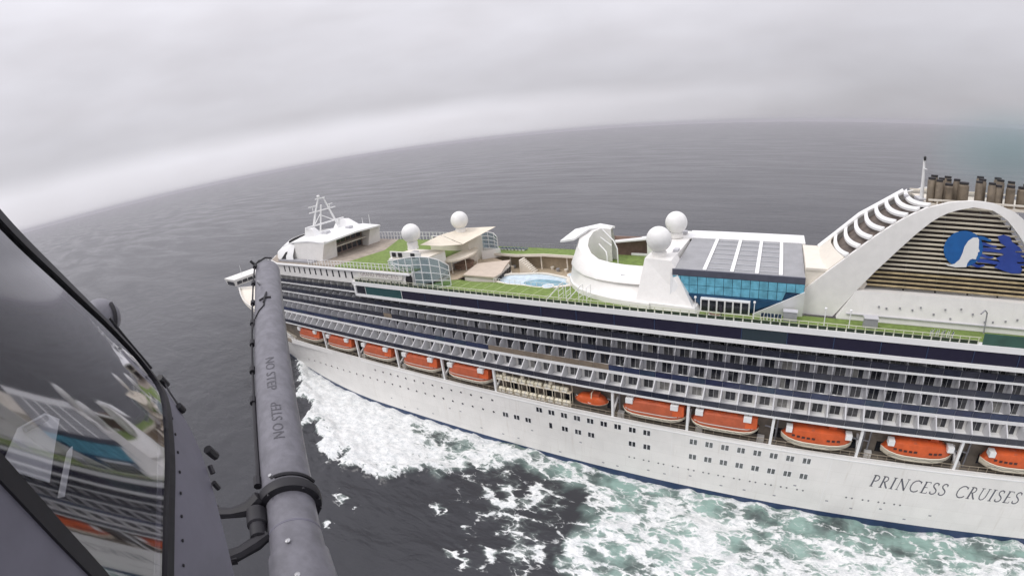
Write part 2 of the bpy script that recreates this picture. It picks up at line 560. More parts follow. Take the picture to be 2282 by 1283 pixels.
def hull():
    xs = [150, 147, 143, 138, 132, 126, 120, 113, 106, 100, 94, 88, 82, 76, 70, 64, 58, 52, 46, 40, 20, 0, -30, -60, -90, -112, -125, -135, -143, -149, -154, -158]
    def ztop(x):
        return 13.0 + 5.0 * min(max((x - 80) / 18, 0), 1) ** 1.3
    zl = [-2.5, 0.0, 0.85, 3, 6, 9, 12, 13]
    mb = MB()
    for sgn in (1, -1):
        rows = []
        for x in xs:
            zt = ztop(x)
            z = zl[:-1] + [zt]
            z = [min(a, zt) for a in z]
            r = []
            for a in z:
                stem = 128 + 1.05 * (max(a, 0) + 2)          # raked stem
                xx = min(x, stem)
                r.append((xx, sgn * max(hb(xx, a), .02), a))
            rows.append(r)
        n = len(zl)
        vs = [p for r in rows for p in r]
        fl, fn = [], []
        for i in range(len(rows) - 1):
            for j in range(n - 1):
                f = (i * n + j, i * n + j + 1, (i + 1) * n + j + 1, (i + 1) * n + j)
                (fn if j < 2 else fl).append(f)
        mb.add(vs, fl, 0)
        mb.add(vs, fn, 1)
        # inner face of the forecastle bulwark
        bw = [x for x in xs if x >= 80]
        rin = []
        for x in bw:
            zt = ztop(x)
            xx = min(x, 128 + 1.05 * (zt + 2))
            y = max(hb(xx, zt) - .3, .02)
            rin.append([(xx - .2, sgn * y, zt), (xx - .2, sgn * y, zt - 1.3)])
            rin[-1].insert(0, (xx, sgn * max(hb(xx, zt), .02), zt))
        mb.grid(rin, 0)
    t = HULLW.node_tree
    b = t.nodes['Principled BSDF']
    old = b.inputs['Base Color'].links[0].from_socket
    g = N(t, 'ShaderNodeNewGeometry')
    mp = N(t, 'ShaderNodeMapping')
    mp.inputs['Rotation'].default_value = (math.radians(90), 0, 0)
    t.links.new(g.outputs['Position'], mp.inputs[0])
    br = N(t, 'ShaderNodeTexBrick')
    t.links.new(mp.outputs[0], br.inputs['Vector'])
    br.inputs['Color1'].default_value = (.955, .955, .955, 1)
    br.inputs['Color2'].default_value = (1, 1, 1, 1)
    br.inputs['Mortar'].default_value = (.90, .895, .88, 1)
    br.inputs['Scale'].default_value = 1.0
    br.inputs['Mortar Size'].default_value = .03
    br.inputs['Brick Width'].default_value = 9.0
    br.inputs['Row Height'].default_value = 2.45
    mu = N(t, 'ShaderNodeMix', data_type='RGBA', blend_type='MULTIPLY')
    mu.inputs[0].default_value = 1
    t.links.new(old, mu.inputs[6])
    t.links.new(br.outputs['Color'], mu.inputs[7])
    t.links.new(mu.outputs[2], b.inputs['Base Color'])
    me = mb.mesh('hull', [HULLW, NAVY], True)
    link('hull', me, SHIP)
    # foredeck plate
    f = MB()
    bw = [x for x in xs if x >= 80]
    rows = []
    for x in bw:
        zt = ztop(x)
        xx = min(x, 128 + 1.05 * (zt + 2)) - .3
        y = max(hb(xx, zt) - .2, .02)
        rows.append([(xx, -y, zt - 1.2), (xx, 0, zt - 1.1), (xx, y, zt - 1.2)])
    f.grid(rows, 0, (0, 0, -.2))
    part('foredeck', f, CREAM, SHIP)
    # promenade deck plates and inner wall
    d = MB()
    d.box(AFT, 86, 14.2, 17.75, 11.7, 11.9)
    part('promenade_floor', d, mat('promenade_floor_shade', (.20, .17, .14), .8, var=.2), SHIP)  # floor colour darkened for the shade inside the open promenade
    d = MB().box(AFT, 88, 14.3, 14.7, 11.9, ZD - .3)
    part('promenade_wall', d, mat('promenade_shade_brown', (.24, .205, .165), .7, var=.25), SHIP)  # wall colour darkened to stand in for shade behind the boats
    # bulwark thickness along the open promenade
    d = MB().box(AFT, 80, 17.6, 17.9, 11.7, 13.02)
    part('bulwark', d, WHITE, SHIP)
    # dark doors and windows in the promenade wall
    me = MB().box(-.9, .9, -.05, .05, 0, 1.9).mesh('promenade_window', PANE)
    for k in range(38):
        link('promenade_window', me, SHIP, (76 - 4.3 * k, 14.73, 12.6))
hull()

# rows of balconies ---------------------------------------------------------
mat_div = mat('divider_shade_grey', (.50, .50, .52), .5, var=.18, vscale=.35)  # grey includes the shade from the deck above each balcony
rail_alt = [mat('tinted_rail_smoke', (.042, .043, .058), .12, var=.3, vscale=.5), mat('tinted_rail_dusk', (.022, .026, .046), .1, var=.3, vscale=.5), mat('tinted_rail_teal', (.035, .055, .095), .13, var=.3, vscale=.5), mat('tinted_rail_ink', (.026, .032, .08), .12, var=.3, vscale=.5)]
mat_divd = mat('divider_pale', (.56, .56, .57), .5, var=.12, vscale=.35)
def rows():
    # (deck level, wall y, edge y, next deck slab bottom, x range)
    R = [('D', ZD, 15.0, 18.0, .36), ('C', ZC, 13.7, 15.9, .60), ('B', ZB, 12.7, 14.45, .38), ('A', ZA, 11.7, 13.95, .38)]
    for nm, z, yw, ye, th in R:
        front = {'D': 90, 'C': 91, 'B': 92, 'A': 93}[nm]
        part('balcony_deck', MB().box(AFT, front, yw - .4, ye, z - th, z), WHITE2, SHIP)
        part('cabin_wall', MB().box(AFT, front, yw - .4, yw - .002, z + .001, z + 2.75 - .30), {'D': WHITE, 'A': mat('cabin_wall_shade_grey', (.22, .22, .24), .6, var=.1)}.get(nm, GREYW), SHIP)  # A row: shade under the lido overhang is put into the wall colour
    part('balcony_deck', MB().box(47, 93, 11.0, 13.7, ZL - .36, ZL), WHITE2, SHIP)
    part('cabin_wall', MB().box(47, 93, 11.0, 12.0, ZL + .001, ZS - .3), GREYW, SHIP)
    win = MB()
    win.box(-.86, .86, -.03, .03, 0, 2.05, 1)
    win.box(-.80, -.03, .02, .05, .06, 1.98, 0)
    win.box(.03, .80, .02, .05, .06, 1.98, 0)
    meW = win.mesh('cabin_window', [PANE, WHITE2])
    meWt = win.mesh('cabin_window', [PANE, TANP])
    c1 = mat('curtain_pale', (.24, .235, .22), .35, var=.3, vscale=2)
    c2 = mat('curtain_dim', (.085, .085, .09), .25, var=.4, vscale=2)
    half = MB().box(-.86, .86, -.03, .03, 0, 2.05, 1)
    half.box(-.80, -.03, .02, .05, .06, 1.98, 0)
    half.box(.03, .80, .02, .05, .06, 1.98, 2)
    rw = random.Random(21)
    kinds = [meW] * 9 + [win.mesh('cabin_window', [c2, WHITE2])] * 4 + [half.mesh('cabin_window', [PANE, WHITE2, c1])] * 3 + [half.mesh('cabin_window', [c2, WHITE2, PANE])] * 3 + [win.mesh('cabin_window', [c1, WHITE2])]
    def div(depth, h, big):
        d = MB()
        if big:     # solid white pier with a sloped outer edge
            d.prism([(-.10, 0, 0), (-.10, depth - .12, 0), (-.10, depth - .12, 1.05), (-.10, depth * .42, h), (-.10, 0, h)], (.20, 0, 0))
        else:
            d.prism([(-.05, 0, 0), (-.05, depth - .1, 0), (-.05, depth - .1, h * .72), (-.05, depth * .6, h), (-.05, 0, h)], (.1, 0, 0))
        return d
    meR = {}
    for nm, z, yw, ye, th in R:
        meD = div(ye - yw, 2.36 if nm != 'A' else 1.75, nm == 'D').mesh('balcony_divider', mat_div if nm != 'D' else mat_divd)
        rb = MB().box(-W / 2 + .03, W / 2 - .03, -.025, .025, .04, 1.06, 0)
        rb.box(-W / 2, W / 2, -.04, .04, 1.06, 1.11, 1)
        top = {'D': RAILG, 'C': RAILB, 'B': RAILG, 'A': RAILG}[nm]
        meP = rb.mesh('railing_panel', [top, RAILG if nm != 'D' else GREYB])
        mePt = rb.mesh('railing_panel', [TANP, TANP])
        alt = [meP] * 3 + [rb.mesh('railing_panel', [rail_alt[k_], RAILG if nm != 'D' else GREYB]) for k_ in ((0, 1) if nm != 'C' else (2, 3))]
        for i in range(-30, 34):
            x = -W * i
            if nm == 'A' and i % 2:
                pass
            suite = nm == 'C' and -2 <= i <= 6 or (nm == 'B' and i == -13)
            link('cabin_window', meWt if suite else rw.choice(kinds), SHIP, (x, yw + .03, z + .06))
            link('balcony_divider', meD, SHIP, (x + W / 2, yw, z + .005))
            link('railing_panel', mePt if suite else rw.choice(alt), SHIP, (x, ye - .06, z))
        # beyond the frame the rows go on as one piece
        s = MB()
        for i in range(34, 51):
            x = -W * i
            s.box(x - .8, x + .8, yw, yw + .05, z + .05, z + 2.05, 0)
            s.box(x + W / 2 - .05, x + W / 2 + .05, yw, ye - .1, z, z + 2.3, 1)
            s.box(x - W / 2 + .03, x + W / 2 - .03, ye - .08, ye - .04, z + .03, z + 1.1, 2)
        part('aft_balconies', s, [PANE, WHITE, top], SHIP, kind='stuff')
    # forward row one deck higher
    meD = div(1.7, 2.3, False).mesh('balcony_divider', WHITE)
    rb = MB().box(-W / 2 + .03, W / 2 - .03, -.025, .025, .04, 1.06, 0)
    meP = rb.mesh('railing_panel', RAILG)
    for i in range(-32, -16):
        x = -W * i
        link('cabin_window', meW, SHIP, (x, 12.03, ZL + .06))
        link('balcony_divider', meD, SHIP, (x + W / 2, 12.0, ZL + .005))
        link('railing_panel', meP, SHIP, (x, 13.6, ZL))
    # lido deck: dark glazing under the white rim
    part('balcony_deck', MB().box(AFT, 47, 11, 14.85, ZL - .62, ZL), WHITE2, SHIP)
    part('lido_end_wall', MB().box(46.4, 47.0, 11, 14.9, ZL + .001, ZS - .62), WHITE2, SHIP)
    xs = [46.4, 43.0, 30.5] + [30.5 - 7.125 * k for k in range(1, 25)]
    tints = [DGLASS, mat('teal_screen', (.025, .075, .078), .15, spec=.5), mat('navy_glass', (.018, .016, .036), .12), mat('slate_glass', (.03, .045, .055), .12)]
    for k in range(len(xs) - 1):
        mt = tints[0] if k == 0 else tints[1] if k == 1 else tints[3] if k in (12,) else tints[2]
        part('lido_window', MB().box(xs[k + 1] + .12, xs[k], 14.50, 14.58, ZL + .002, ZS - .66), mt, SHIP)
        part('lido_mullion', MB().box(xs[k + 1] + .005, xs[k + 1] + .115, 14.45, 14.62, ZL + .002, ZS - .66), WHITE2 if k < 2 else NAVY, SHIP)
    part('deck_rim', MB().box(AFT, 47.6, 13.6, 14.72, ZS - .65, ZS + .28), WHITE2, SHIP)
    # inner block that carries the decks
    part('deckhouse', MB().box(AFT, 88, -11.0, 11.5, 13, ZL - .7).box(AFT, 88, -17.9, -11.0, 13, ZL - .7), WHITE, SHIP)
rows()

# top decks -------------------------------------------------------------------
def top_decks():
    # near-side turf
    inner = [(30.5, 14.0), (24.5, 11.5), (23.6, 8.0), (19.5, 6.5), (16, 6.9), (10.3, 6.2), (5, 6.2), (-4.2, 6.6), (-7.5, 4.5), (-10, 7.0), (-13, 8.2), (-30, 9.0), (AFT, 9.0)]
    t = MB()
    rows = [[(x, y, ZS), (x, 13.6, ZS)] for x, y in inner]
    t.grid(rows, 0, (0, 0, -.3))
    part('turf_deck', t, TURF, SHIP)
    # pale seams on the turf
    for k in range(34):
        x = 19 - 3.0 * k
        if x > -13.5:
            y0 = 7.2
        else:
            y0 = 12.4
        part('turf_seam', MB().hexa([(x - .06, y0, ZS + .004), (x + .06, y0, ZS + .004), (x + .66, 13.5, ZS + .004), (x + .54, 13.5, ZS + .004),
                                     (x - .06, y0, ZS + .02), (x + .06, y0, ZS + .02), (x + .66, 13.5, ZS + .02), (x + .54, 13.5, ZS + .02)]), mat_seam, SHIP)
    # railing along the rim
    r = MB()
    x = 46.5
    while x > -76.8:
        r.box(x - .045, x + .045, 14.46, 14.56, ZS + .28, ZS + 1.30)
        x -= 1.43
    r.box(-76.8, 46.5, 14.46, 14.56, ZS + 1.30, ZS + 1.38)
    r.box(-76.8, 46.5, 14.49, 14.53, ZS + .86, ZS + .89)
    x = 46.5
    g_ = MB()
    while x > -76:
        g_.box(x - 1.33, x - .10, 14.50, 14.52, ZS + .30, ZS + .84)
        x -= 1.43
    part('railing_glass', g_, mat('rail_green_glass', (.035, .055, .03), .3, var=.4, vscale=1.5), SHIP, kind='stuff')
    part('deck_railing', r, mat_rail, SHIP, kind='stuff')
    # green mesh windbreak aft
    s = MB().box(AFT, -77.2, 14.40, 14.50, ZS + .28, ZS + 2.0)
    part('mesh_windbreak', s, TURFD, SHIP)
    # lido pool well
    part('lido_floor', MB().box(-14, 30, -17.5, 11, ZL - .5, ZL), TEAKD, SHIP)
    part('lido_back_wall', MB().box(-14, 27, -14.6, -14.0, ZL + .002, ZS + .4), TEAKD, SHIP)
    # far-side turf gallery above it
    t = MB().prism([(-8, -18, 33.3), (25, -18, 33.3), (22, -11.5, 33.3), (15, -11.0, 33.3), (8, -12.6, 33.3), (-8, -12.0, 33.3)], (0, 0, .3))
    part('turf_gallery', t, TURF, SHIP)
    part('gallery_trim', MB().prism([(-8, -12.0, 33.1), (8, -12.6, 33.1), (15, -11.0, 33.1), (22, -11.5, 33.1), (22, -11.3, 33.1), (15, -10.7, 33.1), (8, -12.3, 33.1), (-8, -11.7, 33.1)], (0, 0, .62)), CREAM, SHIP)
    for x in (18, 9, 2, -5):
        part('gallery_column', MB().box(x - .15, x + .15, -12.9, -12.7, ZL + .002, 33.3), CREAM, SHIP)
    g = MB()
    for k in range(24):
        x = 24.5 - 1.4 * k
        g.box(x - .04, x + .04, -17.95, -17.87, 33.6, 34.7)
    g.box(-8, 24.6, -17.95, -17.87, 34.7, 34.78)
    g.box(-8, 24.6, -17.93, -17.89, 34.2, 34.24)
    part('gallery_railing', g, GREYB, SHIP, kind='stuff')
    # grand stairs down to the pool
    st = MB()
    for k in range(9):
        st.box(12.5 - .42 * k, 12.92 - .42 * k, -11.0, -8.6, ZL + .002, ZL + 3.3 - .36 * k)
    part('pool_stairs', st, CREAM, SHIP)
    # pool bar with a sloping roof and dark openings
    b = MB()
    b.hexa([(20.7, -2.2, 29.71), (10.6, -2.2, 29.71), (10.6, 6.0, 29.71), (18.5, 6.0, 29.71), (20.7, -2.2, 33.2), (14.2, -6.0, 33.2), (10.6, 5.6, 33.3), (18.5, 6.0, 33.0)])
    part('pool_bar', b, CREAM, SHIP)
    part('pool_bar_roof', MB().prism([(20.9, -2.4, 33.3), (14.0, -6.6, 33.3), (12.5, -2.0, 33.3), (10.4, 3.4, 33.3), (10.4, 6.1, 33.3), (18.7, 6.2, 33.3)], (0, 0, .3)), mat_awn, SHIP)
    for k in range(6):
        q = (10.45 + .38 * k, 4.6 - 1.55 * k)
        link('bar_opening', MB().box(-.1, .1, -.5, .5, 0, 1.3).mesh('bar_opening', BLACKP), SHIP, (q[0] - .14, q[1], 31.7), math.radians(14))
    # pool: raised free-form basin
    ol = []
    for k in range(48):
        a = 2 * math.pi * k / 48
        wob = 1 + .07 * math.sin(3 * a + .6) + .045 * math.sin(7 * a)
        ol.append((3.2 + 9.3 * math.cos(a) * wob, 2.6 + 4.3 * math.sin(a) * wob, 0))
    rim = MB()
    def ring(z, k):
        return [(3.2 + (p[0] - 3.2) * k, 2.6 + (p[1] - 2.6) * k, z) for p in ol]
    L = [ring(ZL + .01, 1.06), ring(32.35, 1.05), ring(32.5, 1.02), ring(32.5, .955), ring(32.2, .94)]
    rim.grid([l + [l[0]] for l in L])
    part('pool_rim', rim, CREAM, SHIP, True)
    part('pool_shallows', MB().prism(ring(32.0, .945), (0, 0, .15)), POOLS, SHIP)
    dp = []
    for k in range(32):
        a = 2 * math.pi * k / 32
        dp.append((-.3 + 4.6 * math.cos(a) * (1 + .1 * math.sin(2 * a)), 3.5 + 2.2 * math.sin(a), 32.16))
    part('pool_deep', MB().prism(dp, (0, 0, .04)), POOLW, SHIP)
    for c in ((-2.4, 6.0), (-4.3, -2.0)):
        tr = MB()
        for kk in range(28):
            pass
        prof = [(1.0, 0), (1.25, 0), (1.25, .3), (1.0, .3), (.98, .1)]
        tr.lathe(prof, (c[0], c[1], 32.3), 28)
        h = part('hot_tub', tr, WHITE2, SHIP, True)
        part('tub_water', MB().lathe([(.97, 0), (.97, .05)], (c[0], c[1], 32.52), 24), POOLS, h)
    # light rail along the well edge, bar posts, roof gear
    r = MB()
    ed = [(10.3, 6.6), (5, 6.6), (-4.2, 7.0), (-7.3, 5.2)]
    for (xa, ya), (xb, yb) in zip(ed, ed[1:]):
        n_ = max(2, int(abs(xb - xa) / 1.3))
        for k in range(n_):
            u_ = k / n_
            x, y = xa + (xb - xa) * u_, ya + (yb - ya) * u_
            r.box(x - .03, x + .03, y - .03, y + .03, ZS, ZS + 1.0)
        r.tube([(xa, ya, ZS + 1.0), (xb, yb, ZS + 1.0)], .03, 5)
    part('well_railing', r, WHITE2, SHIP, kind='stuff')
    rg_ = random.Random(8)
    for k in range(14):
        x, y = rg_.uniform(-13, 20), rg_.uniform(-13.5, -10)
        part('well_planter', MB().lathe([(.35, ZL), (.5, ZL + .7), (.42, ZL + .75)], (x, y, 0), 10), rg_.choice((CREAM, GREYB, TANP)), SHIP)
    for (x, y, z, a_, b_, c_) in ((-24.2, -2, 39.4, .8, .6, .7), (-26.0, -11, 40.15, 1.0, .7, .6), (-27.4, 2.2, 39.9, .5, .9, .5), (70, 3.5, 42.2, 1.3, .8, .7), (67, -3, 42.2, .9, .9, .6), (82, 2, 41.0, .8, .8, .6), (33.2, -7, 38.4, .9, 1.2, .8), (30.2, 8.4, 38.4, .7, .7, .9)):
        part('roof_unit', MB().hexa([(x - a_, y - b_, z), (x + a_, y - b_, z), (x + a_, y + b_, z), (x - a_, y + b_, z), (x - a_ * .9, y - b_ * .9, z + c_), (x + a_ * .9, y - b_ * .9, z + c_), (x + a_ * .9, y + b_ * .9, z + c_), (x - a_ * .9, y + b_ * .9, z + c_)]), GREYW, SHIP)
    # white stair frames by the rim
    for x0 in (-8.2, -12.2):
        f = MB()
        for y in (11.0, 13.0):
            for xx in (x0, x0 - 1.5):
                f.tube([(xx, y, ZS), (xx, y, ZS + 3.0)], .06, 6)
        for z in (1.0, 1.9, 3.0):
            f.tube([(x0, 11.0, ZS + z), (x0, 13.0, ZS + z)], .05, 6)
            f.tube([(x0 - 1.5, 11.0, ZS + z), (x0 - 1.5, 13.0, ZS + z)], .05, 6)
        f.tube([(x0 + 2.6, 12.8, ZS), (x0, 11.2, ZS + 3.0)], .07, 6)
        f.tube([(x0 + 2.6, 13.4, ZS), (x0, 12.0, ZS + 3.0)], .07, 6)
        part('stair_frame', f, WHITE2, SHIP)
mat_seam = mat('seam_line', (.40, .46, .24), .9)
mat_rail = mat('railing_cream', (.60, .60, .46), .5)
mat_awn = mat('awning_tan', (.52, .44, .36), .8, var=.08)
top_decks()

# forward house ------------------------------------------------------------------
def forward_house():
    z1 = 36.0
    plan = [(26.5, -14.2), (26.5, 13.4), (27.2, 14.2), (84, 14.2), (90, 12.5), (95.5, 7.5), (97.5, 0), (95.5, -7.5), (90, -12.5), (84, -14.2)]
    part('forward_house', MB().prism([(x, y, ZS - .3) for x, y in plan], (0, 0, z1 - ZS + .1)), WHITE, SHIP)
    part('turf_deck', MB().prism([(26.7, -14.0, z1 - .1), (58, -14.0, z1 - .1), (52, -2, z1 - .1), (55, 13.8, z1 - .1), (27.3, 13.8, z1 - .1), (26.7, 13.2, z1 - .1)], (0, 0, .13)), TURF, SHIP)
    part('sun_deck', MB().prism([(58.05, -14.0, z1 - .1), (84, -14, z1 - .1), (90, -12, z1 - .1), (95, -7, z1 - .1), (95, 7, z1 - .1), (90, 12, z1 - .1), (84, 13.8, z1 - .1), (55.05, 13.8, z1 - .1), (52.05, -2, z1 - .1)], (0, 0, .12)), mat('sun_deck_tan', (.33, .28, .23), .8, var=.25), SHIP)
    part('house_eave', MB().box(27, 88, 14.2, 14.7, z1 - .55, z1 - .2), WHITE2, SHIP)
    part('house_eave', MB().box(47.6, 92, 12.8, 14.0, ZS - .4, ZS + .15), WHITE2, SHIP)
    me = MB().box(-.26, .26, -.05, .06, 0, 1.75).mesh('slit_window', PANE)
    for k in range(13):
        link('slit_window', me, SHIP, (79.5 - 2.66 * k, 14.2, 33.35))
    # name board
    nb = MB()
    pts = []
    for cx, a0 in ((44.2, -90), (30.4, 90)):
        for k in range(9):
            a = math.radians(a0 + 180 * k / 8)
            pts.append((cx + .95 * math.cos(a) * (1), 14.22, 35.0 + .95 * math.sin(a)))
    nb.prism(pts, (0, .25, 0))
    BRD = part('name_board', nb, mat('board_cream', (.74, .72, .66), .5, var=.04), SHIP)
    bl = mat('board_letter', (.30, .24, .25), .6)
    text_mesh('board_lettering', 'GRAND', 1.45, bl, BRD, lambda u, v: (43.9 - u, 14.475, 34.42 + v), fit=5.0)
    text_mesh('board_lettering', 'PRINCESS', 1.45, bl, BRD, lambda u, v: (38.2 - u, 14.475, 34.42 + v), fit=7.5)
    # dark opening aft of the board, little ports under it
    pts = [(28.6, 14.23, 32.8), (26.9, 14.23, 32.8), (26.6, 14.23, 35.0), (27.2, 14.23, 35.9), (28.2, 14.23, 35.6), (28.75, 14.23, 34.4)]
    part('dark_opening', MB().prism(pts, (0, .05, 0)), BLACKP, SHIP)
    me = MB().lathe([(.18, 0), (.18, .06)], (0, 0, 0), 10, ax=(0, 1, 0)).mesh('small_port', PANE)
    for x in (44.6, 41.5, 38.5, 35.8, 33.6, 32.6, 31.5, 30.6):
        link('small_port', me, SHIP, (x, 14.2, 33.4))
    # railing with white stanchions along the upper edge
    r = MB()
    for k in range(31):
        x = 66.5 - 1.33 * k
        r.box(x - .07, x + .07, 13.85, 13.98, z1, z1 + 1.5)
    r.box(26.5, 66.6, 13.87, 13.97, z1 + 1.5, z1 + 1.58)
    r.box(26.5, 66.6, 13.87, 13.97, z1 + .7, z1 + .75)
    for k in range(31):
        x = 66.5 - 1.33 * k
        r.box(x - .06, x + .06, -13.98, -13.85, z1, z1 + 2.2)
    r.box(26.5, 66.6, -13.97, -13.87, z1 + 2.2, z1 + 2.28)
    r.box(26.5, 66.6, -13.97, -13.87, z1 + 1.1, z1 + 1.16)
    part('house_railing', r, WHITE2, SHIP, kind='stuff')
    # white corner blocks, roof between them, recess with dark windows
    for s in (1, -1):
        y0, y1 = (5.5, 10.9) if s > 0 else (-11.5, -6.5)
        b = MB().hexa([(64, y0, z1), (79.5, y0, z1), (79.5, y1, z1), (64, y1, z1), (63, y0, 40.9), (77.5, y0, 40.9), (77.5, y1 - .6, 40.9), (62.2, y1 - .6, 41.5)])
        part('corner_block', b, WHITE, SHIP)
    rf = MB()
    rows = []
    for k in range(13):
        y = 10.4 - 21.6 * k / 12
        c = 1.0 - abs(y + .4) / 11
        rows.append([(62.3 - 1.6 * c, y, 41.2 + .7 * c), (70, y, 41.7 + .9 * c), (78.5, y, 41.2 + .7 * c), (86 + 2 * c, y * .9, 39.6 + .9 * c)])
    rf.grid(rows, 0, (0, 0, -.45))
    part('observation_roof', rf, WHITE2, SHIP, True)
    part('recess_wall', MB().box(66.5, 67, -7.2, 6.2, z1, 41.3), mat('recess_tan', (.22, .16, .135), .7, var=.15), SHIP)
    part('recess_balcony', MB().box(64.3, 66.5, -6.6, 5.5, 38.5, 38.75), CREAM, SHIP)
    me = MB().box(-.05, .05, -.75, .75, 0, 1.6).mesh('recess_window', PANE)
    for z in (36.4, 39.1):
        for k in range(6):
            link('recess_window', me, SHIP, (66.45, 4.6 - 2.0 * k, z))
    # curved wind wall wrapping the bow end
    rows = []
    for k in range(25):
        a = math.radians(-100 + 200 * k / 24)
        c, s = math.cos(a), math.sin(a)
        rows.append([(80 + 16.5 * c, 12.4 * s, z1 - .1), (80 + 16.0 * c, 12.2 * s, z1 + 1.5), (80 + 12.5 * c, 11.0 * s, z1 + 3.1), (79 + 8.5 * c, 10.2 * s, z1 + 4.6 + .5 * max(c, 0))])
    part('wind_wall', MB().grid(rows, 0, (-.25, 0, 0)), WHITE2, SHIP, True)
    part('wind_wall_door', MB().prism([(80.6, 11.6, z1 + .1), (83.8, 11.9, z1 + .1), (80.6, 11.35, z1 + 2.6)], (0, .7, 0)), BLACKP, SHIP)
    part('sill_step', MB().box(66, 84, 11.3, 13.2, z1, z1 + .5), GREYB, SHIP)
    # bridge wing
    b = MB().hexa([(104, -20, 28.7), (110.5, -20, 28.7), (110.5, 20, 28.7), (104, 20, 28.7), (103.5, -20.4, 31.0), (111.5, -20.4, 31.0), (111.5, 20.4, 31.0), (103.5, 20.4, 31.0)])
    BR = part('bridge_wing', b, WHITE, SHIP)
    part('bridge_window', MB().box(104.6, 109.6, 20.18, 20.36, 29.0, 30.2), DGLASS, BR)
    me = MB().box(-.06, .06, -.9, .9, 0, 1.2).mesh('bridge_window', DGLASS)
    for k in range(5):
        link('bridge_window', me, BR, (103.73, 18.6 - 2.1 * k, 29.2))
    part('bridge_house', MB().box(88, 104, -12.5, 12.5, 17, 31), WHITE, SHIP)
    part('bridge_house', MB().prism([(88, -13.5, 17), (100, -13.5, 17), (100, 13.5, 17), (88, 13.5, 17)], (0, 0, 10)), WHITE, SHIP)

def text_mesh(name, body, size, m, parent, place, fit=None, cut=False):
    cu_ = bpy.data.curves.new(name, 'FONT')
    cu_.body = body
    cu_.size = size
    cu_.resolution_u = 3
    o = bpy.data.objects.new(name, cu_)
    COL.objects.link(o)
    dg = bpy.context.evaluated_depsgraph_get()
    me = bpy.data.meshes.new_from_object(o.evaluated_get(dg))
    bpy.data.objects.remove(o)
    bpy.data.curves.remove(cu_)
    xs_ = [v.co.x for v in me.vertices]
    k = fit / (max(xs_) - min(xs_)) if fit else 1
    x0 = min(xs_)
    if cut:
        bm = bmesh.new()
        bm.from_mesh(me)
        bmesh.ops.triangulate(bm, faces=bm.faces)
        for q_ in range(1, 14):
            bmesh.ops.bisect_plane(bm, geom=bm.verts[:] + bm.edges[:] + bm.faces[:], plane_co=(0, size * .8 * q_ / 14, 0), plane_no=(0, 1, 0))
        bm.to_mesh(me)
        bm.free()
    for v in me.vertices:
        v.co = place((v.co.x - x0) * k, v.co.y)
    me.materials.clear()
    me.materials.append(m)
    for p in me.polygons:
        p.material_index = 0
    return link(name, me, parent)
forward_house()

def mast():
    m = MB()
    x = 75.5
    c = -.6
    for s in (1, -1):
        m.tube([(x, c + s * 5.4, 41.3), (x, c + s * 2.6, 48.4), (x - .3, c + s * 1.0, 52.0)], [.38, .28, .2], 8)
    m.tube([(x + 3.2, c, 41.5), (x + .2, c, 50)], .25, 8)
    m.tube([(x, c - 4, 44.4), (x + 1.8, c, 47), (x, c + 4, 44.4)], .14, 6)
    M = part('radar_mast', m, WHITE2, SHIP, True)
    part('yard', MB().box(x - .35, x + .35, c - 7.4, c + 7.2, 44.25, 44.65), WHITE2, M)
    part('yard', MB().box(x - .25, x + .25, c - 5.0, c + 4.8, 48.3, 48.6), WHITE2, M)
    part('yard', MB().box(x - .25, x + .25, c - 1.6, c + 1.8, 51.9, 52.2), WHITE2, M)
    part('radar_scanner', MB().tube([(x, c + 3.4, 48.6), (x, c + 3.4, 50.0)], .1, 6).box(x - .12, x + .12, c + 2.0, c + 4.8, 50.0, 50.3), WHITE2, M)
    part('radar_scanner', MB().tube([(x, c - 3.0, 48.6), (x, c - 3.0, 49.6)], .1, 6).box(x - .12, x + .12, c - 4.2, c - 1.8, 49.6, 49.85), WHITE2, M)
    part('searchlight', MB().lathe([(.1, 0), (.4, .1), (.5, .7), (.3, .9)], (x, c + .6, 52.2), 10), WHITE2, M)
    part('mast_foot', MB().hexa([(71, c + 3.6, 40.9), (77.5, c + 3.6, 40.9), (77.5, c + 7.0, 40.9), (71, c + 7.0, 40.9), (73, c + 5.4, 44.2), (76.5, c + 5.4, 44.2), (76.5, c + 6.8, 44.2), (73, c + 6.8, 44.2)]), WHITE2, M)
    part('mast_foot', MB().hexa([(68, c - 8.4, 41.4), (77.5, c - 8.4, 41.4), (77.5, c - 4.0, 41.4), (68, c - 4.0, 41.4), (72.5, c - 7.2, 44.2), (76.5, c - 7.2, 44.2), (76.5, c - 5.6, 44.2), (72.5, c - 5.6, 44.2)]), WHITE2, M)
    for xx, y, z0, h in ((66, -10.5, 41.0, 3.6), (70, -11.0, 41.0, 2.6), (88, -3, 39.5, 3.4), (104, 17, 31, 4.0), (104, 6, 31, 3.0)):
        part('whip_aerial', MB().tube([(xx, y, z0), (xx, y, z0 + h)], [.09, .05], 6), WHITE2, SHIP)
mast()

def domes():
    R = 2.22
    for (x, y, z, zb, kind) in ((31.5, 7.4, 43.3, 39.6, 0), (28.3, -7.2, 43.2, 38.4, 0), (-25.3, 6.7, 43.2, 40.2, 1), (-25.4, -7.5, 43.2, 40.2, 1)):
        prof = []
        for k in range(15):
            a = math.radians(-62 + 152 * k / 14)
            prof.append((max(R * math.cos(a), .02), R * math.sin(a)))
        prof = [(R * .50, -R * 1.02), (R * .52, -R * .9)] + prof
        d = part('satellite_dome', MB().lathe(prof, (x, y, z), 32), mat_dome, SHIP, True)
        part('dome_pedestal', MB().lathe([(R * .62, zb - z), (R * .55, -R * 1.35), (R * .6, -R * 1.0)], (x, y, z), 20), WHITE, d, True)
mat_dome = mat('dome_white', (.79, .785, .765), .5, var=.05, vscale=.9, streak=.10)
domes()

